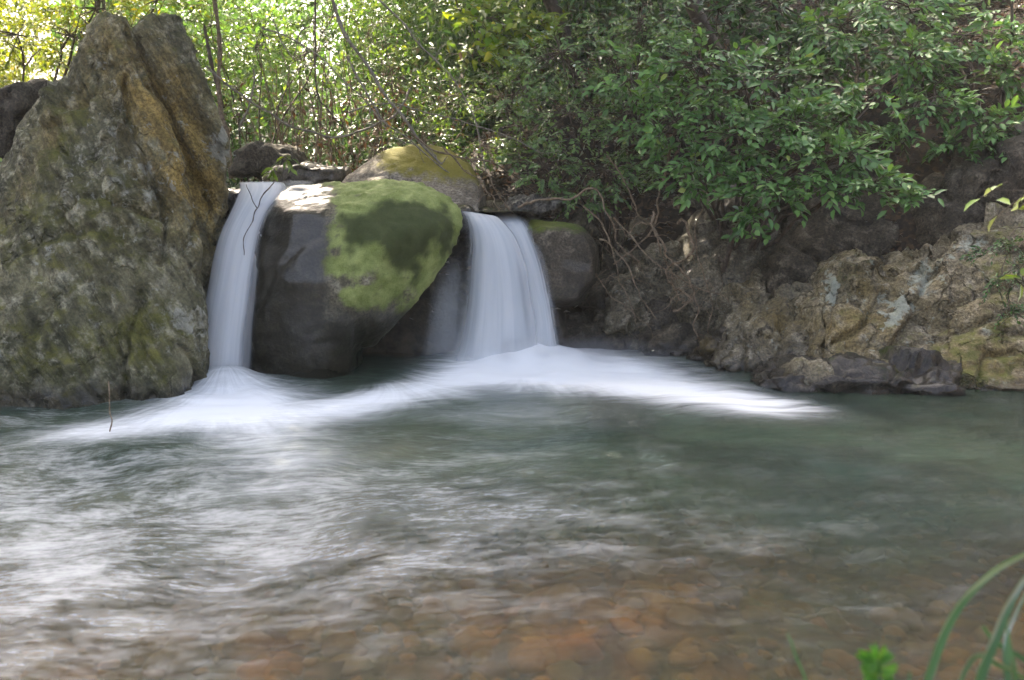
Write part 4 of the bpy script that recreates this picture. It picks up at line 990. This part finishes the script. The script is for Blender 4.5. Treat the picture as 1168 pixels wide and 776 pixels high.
vine('long arching pale twig that sweeps from above the canes to the yellow moss', [(300, 30), (345, 50), (400, 95), (440, 150), (462, 168)], 10.0, .009, .005, 'palebark', side=9)
vine('bowed grey branch crossing high in front of the lime-leaved sapling', [(420, -10), (470, 40), (520, 95), (545, 150), (552, 200)], 10.1, .011, .006, 'palebark', side=9)
vine('wiry branch running level through the feathery shrub', [(395, 130), (450, 118), (510, 135), (570, 150), (620, 175)], 10.0, .008, .005, 'palebark', side=10)
vine('reddish-brown root hanging to the dark shelf above the white spray', [(668, 235), (690, 262), (700, 300), (716, 335), (728, 372)], 9.35, .008, .004, side=8)
vine('fine root hair strand dropping between the vine knot and the leaning slab', [(800, 240), (792, 275), (800, 310), (812, 345), (808, 380)], 9.2, .007, .004, side=7)
vine('crooked brown root slanting over the broad slab behind the tangle', [(700, 250), (735, 285), (765, 312), (800, 330), (835, 345)], 9.15, .009, .004, side=8)
vine('thin root tangled low beside the small dark rock', [(640, 275), (668, 300), (690, 325), (712, 350), (748, 372)], 9.4, .007, .003, side=8)
vine('brown sapling stem dropping from the glossy shrub onto the leaning slab', [(845, 100), (849, 160), (846, 210), (838, 262), (828, 308)], [9.3, 9.3, 9.3, 9.4, 9.55], .018, .022, 'bark', 'sapling_stem', 'stem', side=5)
vine('slender brown stem rising through the dark bush at the top of the bank', [(968, -10), (966, 40), (976, 70), (972, 110)], 10.4, .014, .016, 'vine', 'sapling_stem', 'stem', side=5)
vine('twisted pale stem beside the dark bush', [(1000, -5), (1012, 25), (1030, 60), (1026, 100), (1018, 140)], 10.2, .010, .008, 'palebark', side=6)
vine('tall straight stem at the far end of the bank under the hanging shrub', [(1150, -10), (1153, 50), (1146, 100), (1140, 160)], 9.8, .014, .018, 'bark', 'sapling_stem', 'stem', side=4)
vine('forked bare twig leaning across the top of the narrow waterfall', [(312, 208), (300, 224), (293, 237), (287, 252), (279, 268), (277, 290)], [8.4, 8.3, 8.25, 8.15, 8.08, 8.0], .006, .0035, 'bark', 'twig', 'twig', wob=0.01)
vine('single thin stalk standing in the pool before the pointed rock', [(124, 436), (126, 470), (125, 495), (118, 532)], [6.25, 6.2, 6.15, 6.1], .004, .0045, 'vine', 'stalk', 'twig', wob=0.008)
for o in list(col.objects):
    if o.get('label', '').startswith('forked bare twig'):
        b0 = np.array(o.location)
        tw = tubes('side_twig', [(poly([(281, 210), (285, 222), (293, 237)], [8.35, 8.3, 8.25], wob=0.008), np.linspace(.003, .005, 24))], MAT['bark'], None, b0, 5)
        tw.parent = o

# grass at the near bank
def grass_clump(label, root, blades, name='grass_tuft'):
    root = np.asarray(root, float)
    e = tag(empty(name, root), label, 'grass')
    for pts, Ys, w in blades:
        P = poly(pts, Ys, 26, wob=0.002)
        t = np.linspace(0, 1, len(P))
        tg = unit(np.gradient(P, axis=0))
        sd = unit(np.cross(tg, (0.25, 1.0, 0.15)))
        nn = np.cross(sd, tg)
        ww = (w * np.minimum(1, 0.55 + t * 1.5) * np.sqrt(np.clip(1 - t ** 3, 0.0, 1)))[:, None]
        V = np.stack([P - sd * ww - nn * ww * 0.25, P + nn * ww * 0.12, P + sd * ww - nn * ww * 0.25], 0)
        me = mesh_np('blade', V.reshape(-1, 3) - root, [grid_faces(3, len(P))])
        attr(me, 'rnd', np.repeat(rng.random() * 0.85, 3 * len(P)))
        me.materials.append(MAT['grass'])
        link(bpy.data.objects.new('blade', me), e)
    return e
MAT['grass'] = leaf_mat('grass_blade', (0.05, 0.12, 0.045), (0.07, 0.15, 0.055), (0.10, 0.20, 0.08), trans=0.35, gloss=0.4, warm=(0.8, 1.1, 0.8), spec=0.3)
gr = np.array((1.0, 1.75, ground_z(1.0, 1.75)))
grass_clump('long arching grass blades on the near bank at the pool edge', gr,
            [([(1040, 860), (1058, 776), (1085, 705), (1125, 658), (1168, 632), (1215, 625)], [1.8, 1.85, 1.9, 1.95, 2.0, 2.05], .010),
             ([(1090, 900), (1118, 776), (1140, 715), (1160, 672), (1190, 640)], [1.7, 1.75, 1.8, 1.85, 1.9], .011),
             ([(1165, 860), (1150, 776), (1148, 730), (1158, 700), (1180, 660)], [1.8, 1.85, 1.9, 1.95, 2.0], .008),
             ([(1120, 715), (1140, 735), (1168, 752), (1200, 770)], [1.9, 1.9, 1.88, 1.85], .006),
             ([(1080, 820), (1110, 750), (1145, 762), (1190, 790)], [1.8, 1.85, 1.85, 1.85], .006),
             ([(1160, 850), (1158, 776), (1152, 740), (1148, 712)], [1.7, 1.72, 1.74, 1.76], .004),
             ([(925, 830), (918, 776), (905, 740), (898, 722)], [1.75, 1.78, 1.8, 1.82], .0028),
             ([(1030, 850), (1036, 790), (1038, 765)], [1.75, 1.78, 1.8], .003)])
fr = W(985, 860, 1.75)
e = tag(empty('fern', fr), 'curled light green fern tip at the very edge of the near bank', 'fern')
P = poly([(985, 860), (998, 800), (1004, 768), (1000, 754), (992, 758)], [1.75, 1.78, 1.8, 1.8, 1.8], 40, wob=0.001)
tubes('stalk', [(P, np.linspace(.003, .001, len(P)))], MAT['grass'], e, fr, 5)
tg = unit(np.gradient(P, axis=0)); sd = unit(np.cross(tg, (0, 1, 0)))
Bf = np.repeat(P[12:], 2, 0); sg = np.tile([1, -1], len(P) - 12)[:, None]
leaves('frond', Bf, np.repeat(sd[12:], 2, 0) * sg + 0.35 * np.repeat(tg[12:], 2, 0) + rng.normal(0, .15, Bf.shape), np.tile((0.1, -1, .3), (len(Bf), 1)), np.full(len(Bf), .040), np.full(len(Bf), .012), MAT['leaf_fern'], e, fr)

# ------------------------------------------------------------------ tall trees, crowns unseen overhead, placed to shade the pool
def tall_tree(label, x, y, cz, rx, rz, n, lean=(0, 0)):
    b = np.array((x, y, ground_z(x, y) - 0.1)); c = np.array((x + lean[0], y + lean[1], cz))
    e = tag(empty('tall_tree', b), label, 'tree')
    tr = bend(b, c, 9, 0, 0.04)
    lines = [(tr, np.linspace(0.11, 0.05, 9))]
    v = unit(rng.normal(0, 1, (150, 3))); tips = c + v * np.array((rx, rx, rz)) * rng.uniform(.1, 1, (150, 1)) ** 0.5
    for q in tips[:26]:
        lines.append((bend(tr[rng.integers(5, 9)], q, 6, 0.08, 0.1), np.linspace(0.045, 0.01, 6)))
    k = rng.integers(0, 150, n)
    B = tips[k] + rng.normal(0, 1, (n, 3)) * np.array((0.55, 0.55, 0.36))
    B = B[sun_clear(B, SPOTS, 0.17)]
    n = len(B)
    D = unit(rng.normal(0, 1, (n, 3)) * np.array((1, 1, .45))); Nn = np.array((0, 0, 1.0)) + rng.normal(0, .45, (n, 3))
    tubes('trunk', lines, MAT['bark'], e, b, 6)
    leaves('crown', B, D, Nn, rng.uniform(.18, .32, n), rng.uniform(.09, .15, n), MAT['leaf_mid'], e, b, LEAF4)

for lab, x, y, cz, rx, rz, n, lean in [
        ('tall tree whose crown spreads above the pointed rock', -7.5, 10.5, 9.0, 3.4, 1.8, 11500, (0, 0)),
        ('tall tree standing up the valley behind the pointed rock', -7.0, 15.5, 10.5, 3.4, 1.8, 11500, (0, 0)),
        ('tall tree leaning over the stream from behind the grey-green shrub', 1.1, 13.6, 9.6, 3.4, 1.8, 11500, (-3.0, -0.3)),
        ('tall tree up the slope above the lime-leaved sapling', 0.3, 17.5, 10.8, 3.6, 1.8, 11500, (-1.6, 0)),
        ('tall tree on the hillside behind the glossy shrub', 5.0, 20.5, 13.0, 3.4, 1.8, 5000, (-1, 0)),
        ('tall tree beyond the sunlit slim tree', -11.5, 13.5, 9.8, 3.4, 1.8, 8000, (0, 0)),
        ('tall tree added behind the leaning slab, its unseen crown shading the pool', 3.4, 12.0, 8.6, 2.6, 1.4, 6000, (-4.0, -1.2)),  # added to block sun patches on the pool
        ('tall tree with unseen crown leaned in to shade the pool from beyond the pointed rock', -7.4, 9.8, 8.4, 2.9, 1.5, 7500, (3.9, -0.4))]:  # crown set out of view to close a sun gap over the pool
    tall_tree(lab, x, y, cz, rx, rz, n, lean)

# ------------------------------------------------------------------ the thicket that clothes the hillside behind
def thicket(n, x0, x1, y0, y1, hmax, ll, mat, name='thicket', dens=0.5):
    x = rng.uniform(x0, x1, n); y = rng.uniform(y0, y1, n)
    P3 = np.stack([x * 0.55, y * 0.55, 0 * x], 1)
    k = fbm(P3, 3, 300) + rng.normal(0, .15, n) > -dens
    x, y = x[k], y[k]
    g_ = H(x[None], y[None])[0]
    top = hmax * (0.55 + 0.5 * (1 + fbm(np.stack([x * .5, y * .5, 0 * x], 1), 3, 310)) * 0.5)
    z = g_ + rng.random(len(x)) ** 0.8 * top
    B = np.stack([x, y, z], 1) + 0.25 * rng.normal(0, 1, (len(x), 3))
    B = B[sun_clear(B, SPOTS)]
    n = len(B)
    D = unit(rng.normal(0, 1, (n, 3)) + np.array((0, -.4, -.4))); Nn = np.array((0, -.3, 1.0)) + rng.normal(0, .5, (n, 3))
    o = leaves(name, B, D, Nn, ll * rng.uniform(.6, 1.4, n), ll * 0.5 * rng.uniform(.7, 1.2, n), mat, None, (0, 0, 0), LEAF4)
    return tag(o, kind='stuff')
thicket(34000, -1.0, 9.0, 12.2, 17.0, 2.8, 0.15, MAT['leaf_deep'], dens=0.25)
thicket(22000, -4.8, 1.5, 13.4, 19.0, 3.6, 0.15, MAT['leaf_fresh'], dens=0.2)
thicket(20000, -7.5, 0.5, 14.5, 21.0, 4.6, 0.16, MAT['leaf_mid'], dens=0.3)
thicket(46000, -19.0, -6.6, 16.0, 28.0, 5.6, 0.19, MAT['leaf_lime'], dens=0.6)
thicket(26000, -9.0, -1.5, 17.0, 25.0, 5.4, 0.18, MAT['leaf_mid'], dens=0.6)
thicket(9000, -9.0, -1.5, 17.0, 22.0, 4.5, 0.18, MAT['leaf_lime'], dens=0.2)
thicket(14000, -4, 12, 17, 26, 5.0, 0.24, MAT['leaf_deep'])
thicket(9000, -4.6, -0.6, 12.9, 15.0, 1.3, 0.12, MAT['leaf_deep'], dens=0.5)
thicket(8000, -5.2, 3.5, 11.8, 14.5, 1.7, 0.11, MAT['dead'], 'dry_foliage', dens=0.3)
thicket(9000, 3.2, 9.0, 10.9, 13.5, 1.8, 0.13, MAT['leaf_deep'], dens=0.3)
# stones of the pool bed
bm = bmesh.new(); bmesh.ops.create_icosphere(bm, subdivisions=2, radius=1.0)
sv = np.array([v.co[:] for v in bm.verts]); sf = np.array([[v.index for v in f.verts] for f in bm.faces]); bm.free()
n = 3000
x = rng.uniform(-3.6, 4.2, n); y = 2.2 + 4.0 * rng.random(n) ** 1.5
r = 0.02 + 0.065 * rng.random(n) ** 2.4
z = H(x[None], y[None])[0]
A = rng.uniform(0, 6.28, n); ca, sa = np.cos(A), np.sin(A)
sh = 1 + 0.45 * fbm(np.tile(sv, (n, 1)) * 1.1 + np.repeat(rng.uniform(0, 90, (n, 3)), len(sv), 0), 2, 400).reshape(n, -1)
L3 = sv[None] * sh[..., None] * r[:, None, None] * np.stack([rng.uniform(.9, 1.5, n), rng.uniform(.7, 1.1, n), rng.uniform(.4, .7, n)], 1)[:, None]
V = np.stack([L3[..., 0] * ca[:, None] - L3[..., 1] * sa[:, None] + x[:, None], L3[..., 0] * sa[:, None] + L3[..., 1] * ca[:, None] + y[:, None], L3[..., 2] + z[:, None] + 0.2 * r[:, None]], -1)
me = mesh_np('pebbles', V.reshape(-1, 3), [(sf[None] + (np.arange(n) * len(sv))[:, None, None]).reshape(-1, 3)])
attr(me, 'rnd', np.repeat(rng.random(n), len(sv)))
m = M('pebble_stone')
rr = m.n('ShaderNodeValToRGB', {0: m.attr('rnd')})
cr = rr.color_ramp; cr.elements[0].color = (0.05, 0.035, 0.02, 1); cr.elements[1].color = (0.32, 0.22, 0.09, 1)
for ps, c in ((0.2, (0.13, 0.075, 0.02)), (0.4, (0.30, 0.15, 0.028)), (0.55, (0.09, 0.085, 0.035)), (0.75, (0.24, 0.155, 0.045)), (0.9, (0.28, 0.11, 0.03))):
    e = cr.elements.new(ps); e.color = (*c, 1)
nz = m.noise(m.n('ShaderNodeTexCoord').outputs['Object'], 16.0, 5, 0.65)
me.materials.append(m.done(m.n('ShaderNodeBsdfPrincipled', {'Base Color': m.mul(rr.outputs[0], m.mix(nz, (0.3, 0.3, 0.26), (1.3, 1.15, 0.85))), 'Roughness': 0.7}).outputs[0]))
tag(link(bpy.data.objects.new('pebbles', me)), kind='stuff')
# dead leaves lying on the slopes
n = 16000
x = rng.uniform(-6, 7, n); y = rng.uniform(8.6, 15, n)
z = H(x[None], y[None])[0]
k = z > 0.35
B = np.stack([x, y, z + 0.015], 1)[k]; n = len(B)
tag(leaves('fallen_leaves', B, rng.normal(0, 1, (n, 3)) * np.array((1, 1, .3)), np.array((0, 0, 1.0)) + rng.normal(0, .5, (n, 3)), rng.uniform(.06, .13, n), rng.uniform(.03, .055, n), MAT['dead'], None, (0, 0, 0), LEAF4), kind='stuff')

# ------------------------------------------------------------------ thin haze added to lift the dark tones
bm = bmesh.new(); bmesh.ops.create_cube(bm, size=1.0)
me = bpy.data.meshes.new('haze')
for v in bm.verts:
    v.co = Vector((v.co.x * 340, v.co.y * 350 + 50, v.co.z * 40 + 15))
bm.to_mesh(me); bm.free()
hz = link(bpy.data.objects.new('haze', me))
m = M('haze_air')
v = m.n('ShaderNodeVolumePrincipled', {'Color': (0.96, 0.98, 0.96), 'Density': 0.0011, 'Anisotropy': 0.3})
m.t.links.new(v.outputs[0], m.out.inputs['Volume'])
me.materials.append(m.m)
tag(hz, kind='stuff')
